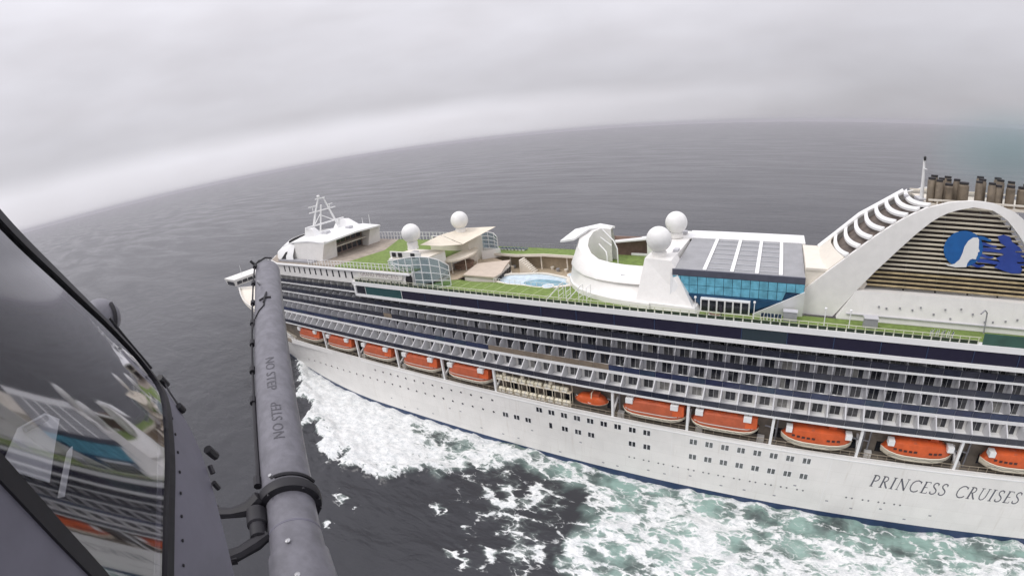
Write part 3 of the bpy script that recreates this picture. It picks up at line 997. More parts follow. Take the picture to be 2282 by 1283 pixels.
def midships():
    # houses under the forward domes
    for s in (1, -1):
        y0, y1 = (3.6, 11.2) if s > 0 else (-11.4, -4.0)
        pts = [(25.2, y0), (36.4, y0), (37.6, (y0 + y1) / 2), (36.4, y1), (27.5, y1), (25.2, y1 - 1.6)]
        part('splash_house', MB().prism([(x, y, ZS + (3.5 if False else 0)) for x, y in pts], (0, 0, 38.0 - ZS)), WHITE if s > 0 else CREAM, SHIP)
        part('house_top', MB().prism([(25.0 + (x - 25) * .92, y0 + (y - y0) * .95, 38.0) for x, y in pts], (0, 0, .35)), CREAM, SHIP)
        me = MB().box(-.6, .6, -.06, .06, 0, 1.0).mesh('house_vent', BLACKP)
        for xx in (34.6, 32.6, 28.6):
            link('house_vent', me, SHIP, (xx, y1 - .2, 38.5))
        part('house_parapet', MB().box(26.4, 36, y1 - .65, y1 - .3, 38.35, 39.7), WHITE, SHIP)
    # canvas canopies between them
    c = MB()
    def sheet(a, b, cc, d, sag, n=8):
        rows = []
        for i in range(n + 1):
            u = i / n
            r = []
            for j in range(n + 1):
                v = j / n
                p = V(a).lerp(V(b), u).lerp(V(d).lerp(V(cc), u), v)
                p.z -= sag * 4 * u * (1 - u) * 4 * v * (1 - v) * .5
                r.append(tuple(p))
            rows.append(r)
        return rows
    c.grid(sheet((30, 6.5, 40.3), (23.5, 6.5, 40.2), (23.5, -1, 38.6), (30, -1, 40.8), .6), 0, (0, 0, -.06))
    part('canvas_canopy', c, CLOTH, SHIP, True)
    c = MB().grid(sheet((30, -1.3, 40.8), (23.5, -1.3, 38.6), (19.8, -10.5, 40.8), (29.5, -10.5, 40.4), .6), 0, (0, 0, -.06))
    part('canvas_canopy', c, CLOTH, SHIP, True)
    pts = []
    for k in range(20):
        a = 2 * math.pi * k / 20
        pts.append((25.0 + 3.4 * math.cos(a) + .35 * 5.5 * math.sin(a) * -.4, -2.0 + 6.2 * math.sin(a), 35.6))
    part('bar_canopy', MB().prism(pts, (0, 0, .4)), CLOTH, SHIP)
    bar = MB()
    bar.lathe([(2.4, 0), (2.4, 1.1), (2.7, 1.1), (2.7, 1.25)], (25, -2.5, ZS), 20)
    part('bar_counter', bar, mat('counter_brown', (.26, .16, .11), .6, var=.2), SHIP)
    for k in range(7):
        a = 2 * math.pi * k / 7
        part('bar_post', MB().tube([(25 + 2.9 * math.cos(a), -2.2 + 5.2 * math.sin(a), ZS), (25 + 2.9 * math.cos(a), -2.2 + 5.2 * math.sin(a), 35.6)], .1, 6), CREAM, SHIP)
    part('sun_terrace', MB().prism([(31, -14, ZS - .3), (31, 9, ZS - .3), (24, 8.5, ZS - .3), (20.5, 6.3, ZS - .3), (20.8, -3, ZS - .3), (15, -7.5, ZS - .3), (22, -11.5, ZS - .3), (24, -14, ZS - .3)], (0, 0, .29)), TEAKD, SHIP)
    # glazed wind screens
    def screen(path, z0s, z1s, rows_n):
        n = len(path)
        fr = MB()
        grid = []
        for (x, y), a, b in zip(path, z0s, z1s):
            grid.append([(x, y, a + (b - a) * k / rows_n) for k in range(rows_n + 1)])
        for col in grid:
            fr.tube([col[0], col[-1]], .11, 6)
        for k in range(rows_n + 1):
            fr.tube([col[k] for col in grid], .09, 6)
        F = part('wind_screen', fr, WHITE2, SHIP)
        for i in range(n - 1):
            for k in range(rows_n):
                p = [grid[i][k], grid[i + 1][k], grid[i + 1][k + 1], grid[i][k + 1]]
                nrm = (V(p[1]) - V(p[0])).cross(V(p[3]) - V(p[0])).normalized() * .03
                part('pane', MB().prism(p, nrm), SCREENG, F)
    path = [(35.2, 12.6), (33.0, 13.3), (30.8, 13.6), (28.6, 13.6), (26.4, 13.6), (24.2, 13.4), (22.0, 12.9), (20.2, 11.9), (19.0, 10.4)]
    screen(path, [36.1, 36.1, 33.8, 32.5, 32.5, 32.5, 32.5, 32.5, 32.5], [38.0, 38.3, 38.8, 39.2, 39.5, 39.6, 39.4, 38.6, 37.0], 4)
    screen([(30.5, -13.2), (28.5, -13.4), (26.5, -13.4), (24.5, -13.4), (22.5, -13.2), (21.2, -12.6)], [34.4] * 6, [38.6, 38.6, 38.6, 38.7, 38.4, 37.6], 4)
    part('screen_base', MB().box(21.4, 30.5, -13.7, -13.2, ZS, 34.4), WHITE, SHIP)
    part('screen_base', MB().prism([(20.8, -12.6, ZS), (24.2, -9.5, ZS), (24.2, -9.3, ZS), (20.4, -12.4, ZS)], (0, 0, 2.2)), WHITE, SHIP)
    part('screen_base', MB().box(26.2, 30.4, 13.3, 13.55, ZS, 34.0), WHITE, SHIP)
    # curved terrace: drum, flared rim, tall fin
    base = [(-13.2, -6.2), (-9.4, -6.6), (-5.6, -5.0), (-4.6, -1.6), (-5.4, 2.0), (-7.6, 5.6), (-10.2, 8.3), (-14.0, 10.3), (-18.0, 11.6), (-21.5, 12.2), (-25.0, 12.6)]
    lip = [(-13.0, -5.9, 37.5), (-9.4, -6.2, 37.5), (-5.9, -4.8, 37.2), (-5.1, -1.6, 36.8), (-5.9, 1.6, 36.5), (-8.0, 4.6, 36.25), (-10.7, 6.8, 36.1), (-14.2, 8.5, 36.05), (-18.0, 9.3, 36.05), (-21.0, 9.4, 36.05), (-24.0, 9.2, 36.05)]
    top = [(-12.6, -5.0, 42.3), (-9.9, -5.0, 42.6), (-7.6, -3.8, 42.0), (-6.8, -1.2, 41.0), (-7.4, 1.2, 39.7), (-9.2, 3.2, 38.7), (-11.8, 4.9, 38.0), (-15.0, 5.9, 37.85), (-18.3, 6.1, 37.8), (-21.3, 6.2, 37.8), (-24, 6.2, 37.8)]
    inn_ = [(-12.6, -4.2, 42.2), (-10.4, -4.1, 42.3), (-9.2, -3.0, 41.8), (-8.8, -1.4, 40.8), (-9.0, .0, 39.6), (-10.4, 1.8, 38.6), (-12.6, 3.4, 37.95), (-15.4, 4.5, 37.8), (-18.4, 5.2, 37.75), (-21.3, 5.4, 37.75), (-24, 5.4, 37.75)]
    rows = []
    for k in range(11):
        z0 = ZL if k < 5 else ZS
        (bx, by), l, t, i_ = base[k], lip[k], top[k], inn_[k]
        m1 = (bx * .6 + l[0] * .4, by * .6 + l[1] * .4)
        rows.append([(bx, by, z0 - .1), (bx * .96 + l[0] * .04, by * .96 + l[1] * .04, ZS + .9), (m1[0], m1[1], ZS + .95), (l[0] * 1.0 + (l[0] - bx) * .12, l[1] + (l[1] - by) * .12, l[2] - .75), (l[0] + (bx - l[0]) * .10, l[1] + (by - l[1]) * .10, l[2] - .35), l, ((l[0] + t[0]) / 2, (l[1] + t[1]) / 2, l[2] * .42 + t[2] * .58), t, i_, (i_[0], i_[1], ZS + 2.6)])
    part('terrace_wall', MB().grid(rows), WHITE, SHIP, True)
    part('fin_brow', MB().prism([(-13.0, -5.6, 42.1), (-9.8, -5.6, 42.6), (-4.6, -4.2, 41.6), (-3.2, .6, 40.2), (-6.3, .4, 40.7), (-8.2, -3.2, 42.0)], (0, 0, .4)), WHITE2, SHIP)
    part('terrace_floor', MB().prism([(-8.5, -3, ZS + 2.6), (-9.4, 1, ZS + 2.6), (-13, 3.8, ZS + 2.6), (-18.4, 5.6, ZS + 2.6), (-23.6, 5.6, ZS + 2.6), (-23.6, -9.5, ZS + 2.6), (-11, -9.5, ZS + 2.6)], (0, 0, .25)), TURF, SHIP)
    part('terrace_hatch', MB().hexa([(-20.2, 7.2, 37.12), (-18.6, 7.2, 37.12), (-18.6, 8.3, 36.55), (-20.2, 8.3, 36.55), (-20.2, 7.2, 37.27), (-18.6, 7.2, 37.27), (-18.6, 8.3, 36.72), (-20.2, 8.3, 36.72)]), GREYB, SHIP)
    part('terrace_backwall', MB().box(-23.8, -10.5, -11.9, -11.5, ZS, 38.9), mat('shelter_brown', (.20, .13, .10), .7, var=.3), SHIP)
    part('shelter_roof', MB().hexa([(-10.2, -12.2, 37.7), (-10.2, -9.6, 37.7), (-24.5, -9.6, 39.5), (-24.5, -12.2, 39.5), (-10.2, -12.2, 38.0), (-10.2, -9.6, 38.0), (-24.5, -9.6, 39.9), (-24.5, -12.2, 39.9)]), WHITE2, SHIP)
    part('shelter_screen', MB().box(-18.6, -15.0, -9.9, -9.6, ZS + 2.85, ZS + 3.3).box(-20.8, -18.6, -10.0, -9.5, ZS + 2.85, 38.8), WHITE2, SHIP)
    for q in ([(-10.8, -3.8, 42.2), (-13.4, -3.2, 40.0), (-14.3, -2.6, 38.6), (-14.4, -2.5, 35.4)], [(-10.5, -2.4, 39.4), (-12.4, -1.2, 38.2), (-12.8, -.6, 37.4), (-12.8, -.5, 35.4)], [(-10.5, -3.4, 40.6), (-13.0, -3.0, 39.0)]):
        part('pipe_rail', MB().tube(q, .13, 6), WHITE2, SHIP, True)
    # twin towers carrying the aft domes, joined across the ship
    tw = MB()
    tw.hexa([(-22.2, 4.0, ZS - .2), (-33.0, 4.0, ZS - .2), (-33.0, 12.7, ZS - .2), (-22.2, 12.0, ZS - .2), (-23.2, 4.8, 40.2), (-28.0, 4.8, 40.2), (-28.0, 9.4, 40.2), (-23.2, 8.6, 40.2)])
    part('dome_tower', tw, WHITE, SHIP)
    part('tower_plinth', MB().hexa([(-21, 9, ZS), (-33.4, 9, ZS), (-33.4, 13.0, ZS), (-21, 11.9, ZS), (-21, 9, ZS + 1.0), (-33, 9, ZS + 1.0), (-32.8, 12.8, ZS + 1.0), (-21, 11.7, ZS + 1.0)]), WHITE, SHIP)
    tw = MB().hexa([(-22.4, -14, ZS - .2), (-28.4, -14, ZS - .2), (-28.4, 5.0, ZS - .2), (-22.4, 5.0, ZS - .2), (-23.2, -14, 40.2), (-28.2, -14, 40.0), (-28.0, 5.0, 40.0), (-23.2, 5.0, 39.0)])
    part('dome_tower', tw, WHITE, SHIP)
midships()

def sliding_roof():
    x0, x1 = -28.4, -49.9
    zf, zb = 39.05, 40.1
    yf, yb = 9.8, -7.6
    RF = part('pool_roof_frame', MB().hexa([(x0, -13.5, ZS), (x1, -13.5, ZS), (x1, yf - .8, ZS), (x0, yf - .8, ZS), (x0, -13.5, zb - .25), (x1, -13.5, zb - .25), (x1, yf - .1, zf - .3), (x0, yf - .1, zf - .3)]), WHITE2, SHIP)
    part('roof_border', MB().box(x1 - .6, x0 + .9, -14, yb, zb - .2, zb + .12), WHITE2, RF)
    xs = [x0 - .25, -33.7, -38.2, -42.2, -46.0, x1 + .1]
    for k in range(5):
        a, b = xs[k], xs[k + 1]
        if k:
            a -= .33
        if k < 4:
            b += .33
        P = part('roof_panel', MB().hexa([(a, yb, zb - .24), (b, yb, zb - .24), (b, yf, zf - .29), (a, yf, zf - .29), (a, yb, zb - .02), (b, yb, zb - .02), (b, yf, zf), (a, yf, zf)]), ROOFG, RF)
        if k < 4:
            part('roof_beam', MB().hexa([(b - .02, yb - .2, zb - .2), (b - .64, yb - .2, zb - .2), (b - .64, yf + .05, zf - .25), (b - .02, yf + .05, zf - .25), (b - .02, yb - .2, zb + .22), (b - .64, yb - .2, zb + .22), (b - .64, yf + .05, zf + .2), (b - .02, yf + .05, zf + .2)]), WHITE2, RF)
        if k in (1, 2, 3):
            for q in range(7):
                t = (q + .5) / 7
                y = yb + (yf - yb) * t
                z = zb + (zf - zb) * t
                part('glazing_bar', MB().box(b + .02, a - .02, y - .11, y + .11, z - .01, z + .09), mat_bar, RF)
    part('roof_fascia', MB().box(x1, x0, yf + .05, yf + .45, zf - .98, zf + .06), mat_fascia, RF)
    # blue glazed front, two rows of panes
    zt, zm, zbm = zf - 1.0, 36.55, 35.05
    n = 15
    def xl(z):
        return x0 - max(0, (37.6 - z)) * 1.05
    def xr(z):
        return x1 + max(0, (36.6 - z)) * 2.2
    for r, (za, zb2) in enumerate(((zm, zt), (zbm, zm))):
        for k in range(n):
            xa = x0 + (x1 - x0) * k / n - .04
            xb = x0 + (x1 - x0) * (k + 1) / n + .04
            pts = []
            A = [(min(xa, xl(za)), za + .04), (max(xb, xr(za)), za + .04), (max(xb, xr(zb2)), zb2 - .04), (min(xa, xl(zb2)), zb2 - .04)]
            if A[0][0] <= A[1][0] + .05:
                continue
            part('blue_pane', MB().prism([(x, yf + .25 + .06 * (z - 35), z) for x, z in A], (0, .08, 0)), BLUEG, RF)
    part('glass_backing', MB().prism([(x0, yf - .05, zt), (x0, yf - .05, 37.6), (x0 - 4.6, yf - .05, ZS), (x1 + 6.0, yf - .05, ZS), (x1, yf - .05, 36.6), (x1, yf - .05, zt)], (0, .22, 0)), BLUED, RF)
    part('front_soffit', MB().prism([(xl(35.05), yf + .2, 35.03), (x0 - 5.3, yf + .2, ZS + .4), (x1 + 7.4, yf + .2, ZS + .9), (xr(35.05) , yf + .2, 35.03)], (0, .5, 0)), BLUED, RF)
    part('door_screen', MB().box(-41.5, -33.4, yf + .7, yf + 1.5, ZS, 34.75), WHITE2, RF)
    me = MB().box(-.52, .52, 0, .06, 0, 1.85).mesh('door_pane', PANE)
    for k in range(6):
        link('door_pane', me, RF, (-34.15 - 1.32 * k, yf + 1.5, ZS + .25))
    # white cheeks either side
    part('roof_cheek', MB().prism([(-28.2, yf + .5, 38.6), (-28.2, yf + 1.6, ZS), (-33.2, yf + 1.6, ZS), (-28.7, yf + .5, 37.5)], (0, .3, 0)), WHITE2, SHIP)
    part('roof_cheek', MB().prism([(x1 - .1, yf + .4, 36.9), (x1 - .1, yf - .6, ZS), (-42.0, yf - .6 + 1.5, ZS), (-42.0, yf + 1.0, ZS + .3)], (0, .3, 0)), WHITE2, SHIP)
mat_bar = mat('bar_grey', (.42, .43, .45), .4)
mat_fascia = mat('fascia_slate', (.085, .09, .12), .35, var=.15)
sliding_roof()

# funnel -----------------------------------------------------------------------------
def funnel():
    out = [(-44.2, 32.45), (-49.8, 36.3), (-53.8, 40.1), (-57.3, 43.2), (-60.8, 46.2), (-64.0, 48.5), (-67.2, 50.3), (-71.2, 51.5), (-75.0, 51.95), (-78.4, 51.65), (-81.2, 50.7), (-84.0, 48.9), (-87.5, 45.6), (-90.5, 42.0), (-94, 37.2), (-97, 32.45)]
    inn = [(-55.0, 32.45), (-58.0, 36.8), (-60.8, 40.4), (-63.8, 43.8), (-66.3, 46.5), (-68.8, 48.8), (-71.3, 50.2), (-74.7, 51.05), (-77.5, 50.8), (-79.7, 49.8), (-81.5, 48.2), (-83.4, 46.2), (-85.6, 43.0), (-88.2, 39.2), (-90.4, 36), (-92, 32.45)]
    def rs(pts, n):
        L = [0]
        for a, b in zip(pts, pts[1:]):
            L.append(L[-1] + math.dist(a, b))
        o = []
        for k in range(n):
            s = L[-1] * k / (n - 1)
            i = max(j for j in range(len(L)) if L[j] <= s + 1e-9)
            i = min(i, len(pts) - 2)
            u = (s - L[i]) / (L[i + 1] - L[i])
            o.append((pts[i][0] * (1 - u) + pts[i + 1][0] * u, pts[i][1] * (1 - u) + pts[i + 1][1] * u))
        return o
    n = 40
    O, I = rs(out, n), rs(inn, n)
    for s in (1, -1):
        rows = []
        for a, b in zip(O, I):
            rows.append([(a[0], s * 8.0, a[1]), (b[0], s * 8.2, b[1])])
        part('funnel_arch', MB().grid(rows, 0, (0, -s * .7, 0)), WHITE, SHIP, True)
    # solid fairing between the arches at the forward foot, then ribs
    def oz(x):
        for a, b in zip(out, out[1:]):
            if b[0] <= x <= a[0]:
                return a[1] + (b[1] - a[1]) * (x - a[0]) / (b[0] - a[0])
        return 51.9
    rows = []
    for x in (-49.95, -51, -52.2, -53.4, -54.6, -55.8):
        rows.append([(x + .24 * max(-50.2 - x, 0) * (1 - (y / 7.4) ** 2), y, max(oz(x) + .45, 40.2) - .012 * y * y * .4) for y in (7.4, 5, 2.5, 0, -2.5, -5, -7.4)])
    part('funnel_fairing', MB().grid(rows, 0, (0, 0, -.4)), CREAM, SHIP, True)
    part('fairing_side', MB().prism([(-49.92, 7.25, ZS), (-49.92, 7.25, 39.75), (-53.6, 7.25, 39.9), (-56, 7.25, 41.6), (-60, 7.25, 38), (-57, 7.25, ZS)], (0, -14.5, 0)), CREAM, SHIP)
    # sloping spine on the starboard side and cross ribs
    part('funnel_spine', MB().tube([(-53, -6.6, oz(-53) + .6), (-60, -6.6, oz(-60) + .7), (-67.5, -6.6, oz(-67.2) + .5)], .5, 8), WHITE2, SHIP)
    for x in (-56.2, -57.9, -59.6, -61.3, -63.0, -64.7, -66.4, -68.0):
        rows = []
        for k in range(13):
            y = 7.6 - 15.0 * k / 12
            c = 1 - (y / 7.6) ** 2
            rows.append([(x + .9 * c + .28, y, oz(x) - .1 - .6 * c), (x + .9 * c - .28, y, oz(x) + .30 - .6 * c)])
        part('funnel_rib', MB().grid(rows, 0, (0, 0, .34)), WHITE2, SHIP, True)
    rows = []
    for x in (-54.5, -57, -60, -63, -66, -68.6):
        rows.append([(x + .9 * (1 - (y / 7.6) ** 2), y, oz(x) - 1.2) for y in (7.4, 4, 0, -4, -7.0)])
    part('fairing_liner', MB().grid(rows, 0, (0, 0, -.2)), mat('liner_brown', (.15, .12, .10), .8, var=.4), SHIP)
    # dark casing behind the louvres
    cas = [(x, z) for x, z in inn[1:-1]]
    CS = part('funnel_casing', MB().prism([(-58.5, 5.6, 36.6)] + [(x - .2, 5.6, z - .5) for x, z in cas] + [(-91, 5.6, 36.6)], (0, -11.8, 0)), CASING, SHIP)
    # slats clipped to the inside of the arch
    def span(z):
        xs = []
        for a, b in zip(inn, inn[1:]):
            if (a[1] - z) * (b[1] - z) <= 0 and a[1] != b[1]:
                xs.append(a[0] + (b[0] - a[0]) * (z - a[1]) / (b[1] - a[1]))
        return max(xs), min(xs)
    z = 37.9
    k = 0
    while z < 50.6:
        xa, xb = span(z)
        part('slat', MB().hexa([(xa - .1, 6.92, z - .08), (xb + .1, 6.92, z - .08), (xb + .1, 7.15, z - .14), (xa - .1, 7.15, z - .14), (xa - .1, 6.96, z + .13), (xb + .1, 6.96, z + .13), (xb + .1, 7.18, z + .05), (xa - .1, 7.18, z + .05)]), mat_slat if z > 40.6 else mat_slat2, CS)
        z += .70
        k += 1
    for x in (-66, -71.2, -76.5, -81.5):
        zt = max(36.8, min(50, 36.8))
        hi = [b for a, b in inn if abs(a - x) < 3]
        part('slat_post', MB().box(x - .09, x + .09, 6.3, 6.6, 36.8, max(hi) - .9), SOOT, CS)
    # emblem: blue disc with a pale profile, and trailing wave bands, mounted on the slats
    E = []
    cx, cz, r = -74.25, 44.6, 2.75
    disc = [(cx + r * 1.12 * math.cos(a), 7.24, cz + r * math.sin(a)) for a in [2 * math.pi * k / 40 for k in range(40)]]
    EM = part('funnel_emblem', MB().prism(disc, (0, .08, 0)), LOGO, CS)
    prof = [(-71.6, 42.2), (-72.4, 42.05), (-73.2, 42.25), (-73.9, 43.0), (-74.2, 44.0), (-74.35, 45.0), (-74.8, 45.9), (-75.5, 46.45), (-76.2, 46.5), (-76.45, 46.2), (-76.55, 45.4), (-76.6, 44.9), (-76.85, 44.45), (-76.6, 44.3), (-76.62, 43.9), (-76.5, 43.6), (-76.45, 43.2), (-75.9, 43.25), (-75.5, 43.05), (-75.2, 42.5), (-75.15, 41.9), (-73.4, 41.75), (-72.2, 41.9)]
    part('emblem_profile', MB().prism([(x, 7.33, z) for x, z in prof], (0, .05, 0)), WHITE2, EM)
    for z0, h, xa, xb, ph in ((46.35, .62, -76.2, -78.4, 0), (45.45, .55, -76.6, -79.4, .4), (44.65, .60, -77.0, -84.5, .8), (43.75, .55, -77.0, -79.2, 1.2), (42.95, .6, -76.8, -84.6, 1.6), (42.3, .5, -76.0, -78.0, 2.0)):
        top, bot = [], []
        for q in range(13):
            u = q / 12
            x = xa + (xb - xa) * u
            wv = .13 * math.sin(5 * u + ph)
            top.append((x, 7.25, z0 + wv + h / 2 * (1 - .5 * u)))
            bot.append((x, 7.25, z0 + wv - h / 2 * (1 - .5 * u)))
        part('emblem_wave', MB().prism(top + bot[::-1], (0, .06, 0)), LOGO2 if z0 < 46 else LOGO, EM)
    hair = [(-79.3, 46.9), (-80.2, 47.2), (-81.2, 47.0), (-81.8, 46.2), (-83.0, 45.6), (-83.6, 45.0), (-82.4, 44.9), (-83.8, 44.1), (-84.4, 43.4), (-83.0, 43.3), (-84.2, 42.3), (-84.0, 41.6), (-82.6, 41.5), (-81.2, 41.8), (-79.6, 42.2), (-80.6, 43.0), (-79.6, 43.6), (-80.8, 44.2), (-79.8, 44.9), (-81.0, 45.4), (-79.9, 46.0)]
    part('emblem_wave', MB().prism([(x, 7.26, z) for x, z in hair], (0, .07, 0)), LOGO2, EM)
    # exhaust platform and pipes
    part('exhaust_platform', MB().box(-95, -69, -6.6, 4.5, 50.2, 50.5), CREAM, SHIP)
    for y in (5.0, -6.8):
        part('platform_rail', MB().box(-95, -68.6, y - .15, y + .15, 51.1, 51.35), CREAM, SHIP)
        part('platform_rail', MB().box(-95, -68.6, y - .1, y + .1, 50.3, 50.5), CREAM, SHIP)
    for x in (-70, -75, -80, -85, -90):
        part('platform_post', MB().box(x - .1, x + .1, 4.9, 5.1, 48.5, 51.1), CREAM, SHIP)
    rr = random.Random(4)
    for (x, y, r, h) in ((-69.6, 2.6, .62, 54.7), (-70.6, 3.4, .55, 54.5), (-71.6, 1.2, .5, 54.6), (-72.2, 3.2, .66, 54.0), (-73.0, .6, .42, 54.4), (-73.9, 1.8, .55, 54.6), (-74.5, 3.4, .78, 54.35), (-71.2, -1.5, .6, 54.7), (-73.6, -1.8, .6, 54.6),
                         (-77.2, 2.8, .55, 54.6), (-78.3, 1.2, .6, 54.8), (-79.2, 3.0, .58, 54.5), (-80.3, 2.8, .62, 54.2), (-81.2, 1.4, .6, 54.9), (-82.2, 3.2, .66, 54.3), (-83.2, 1.0, .6, 54.7), (-84.2, 3.0, .7, 54.2), (-85.4, 2.0, .65, 54.5), (-79, -1.6, .6, 54.9), (-82, -1.6, .6, 54.9), (-86.8, 2.6, .6, 54.4)):
        h -= .4
        o = part('exhaust_pipe', MB().lathe([(r * 1.08, 50.45), (r * 1.08, h - .5), (r * .92, h - .38), (r * .92, h)], (x, y, 0), 14), PIPE, SHIP, True)
        part('pipe_mouth', MB().lathe([(r * .95, h - .25), (r * .97, h + .05)], (x, y, 0), 14), SOOT, o)
    MST = part('signal_mast', MB().tube([(-68.9, 0, 50.0), (-68.9, 0, 53.5), (-68.9, 0, 57.0)], [.42, .26, .16], 8), WHITE2, SHIP, True)
    part('mast_yard', MB().box(-69, -68.8, -.2, 1.6, 55.4, 55.5), WHITE2, MST)
    part('mast_lamp', MB().lathe([(.2, 56.7), (.24, 57.2), (.1, 57.4)], (-68.9, .3, 0), 8), BLACKP, MST)
    part('mast_bracket', MB().box(-69.5, -68.3, -2.6, 1.0, 50.2, 50.7).tube([(-67.2, -2.4, 50.4), (-67.2, -3.6, 50.4)], .4, 8), GREYW, MST)
    for a, b in (((-68.6, 2.0, 50.2), (-69.6, 4.4, 47.8)), ((-68.6, 2.0, 50.2), (-68.0, -.4, 48.4)), ((-70.2, 3.5, 50.2), (-68.8, 5.4, 48.2)), ((-70.2, 3.5, 50.2), (-70.8, 5.0, 48.6)), ((-81.8, 4.5, 50.3), (-82.4, 6.4, 47.8)), ((-83.2, 4.5, 50.3), (-82.6, 6.6, 47.6))):
        part('platform_strut', MB().tube([a, b], .16, 6), GREYW, SHIP)
    # deckhouse wall under the louvres
    part('funnel_base', MB().hexa([(-55.5, -8.6, ZS), (AFT + 20, -8.6, ZS), (AFT + 20, 8.9, ZS), (-55.5, 8.9, ZS), (-55.5, -8, 37.1), (AFT + 20, -8, 37.6), (AFT + 20, 8.2, 37.6), (-58.2, 8.2, 37.1)]), WHITE, SHIP)
    part('wall_ledge', MB().box(AFT + 20, -57, 8.75, 9.05, 33.4, 33.5), GREYW, SHIP)
    rr = random.Random(11)
    me = MB().box(-.14, .14, -.06, .06, 0, .28).mesh('wall_fixture', GREYB)
    for k in range(16):
        link('wall_fixture', me, SHIP, (-62 - 1.7 * k + rr.uniform(-.5, .5), 8.72, 34.2 + rr.uniform(-.4, 1.4)))
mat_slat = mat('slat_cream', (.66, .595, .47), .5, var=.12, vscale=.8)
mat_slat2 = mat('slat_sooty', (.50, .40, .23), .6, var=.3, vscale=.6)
funnel()

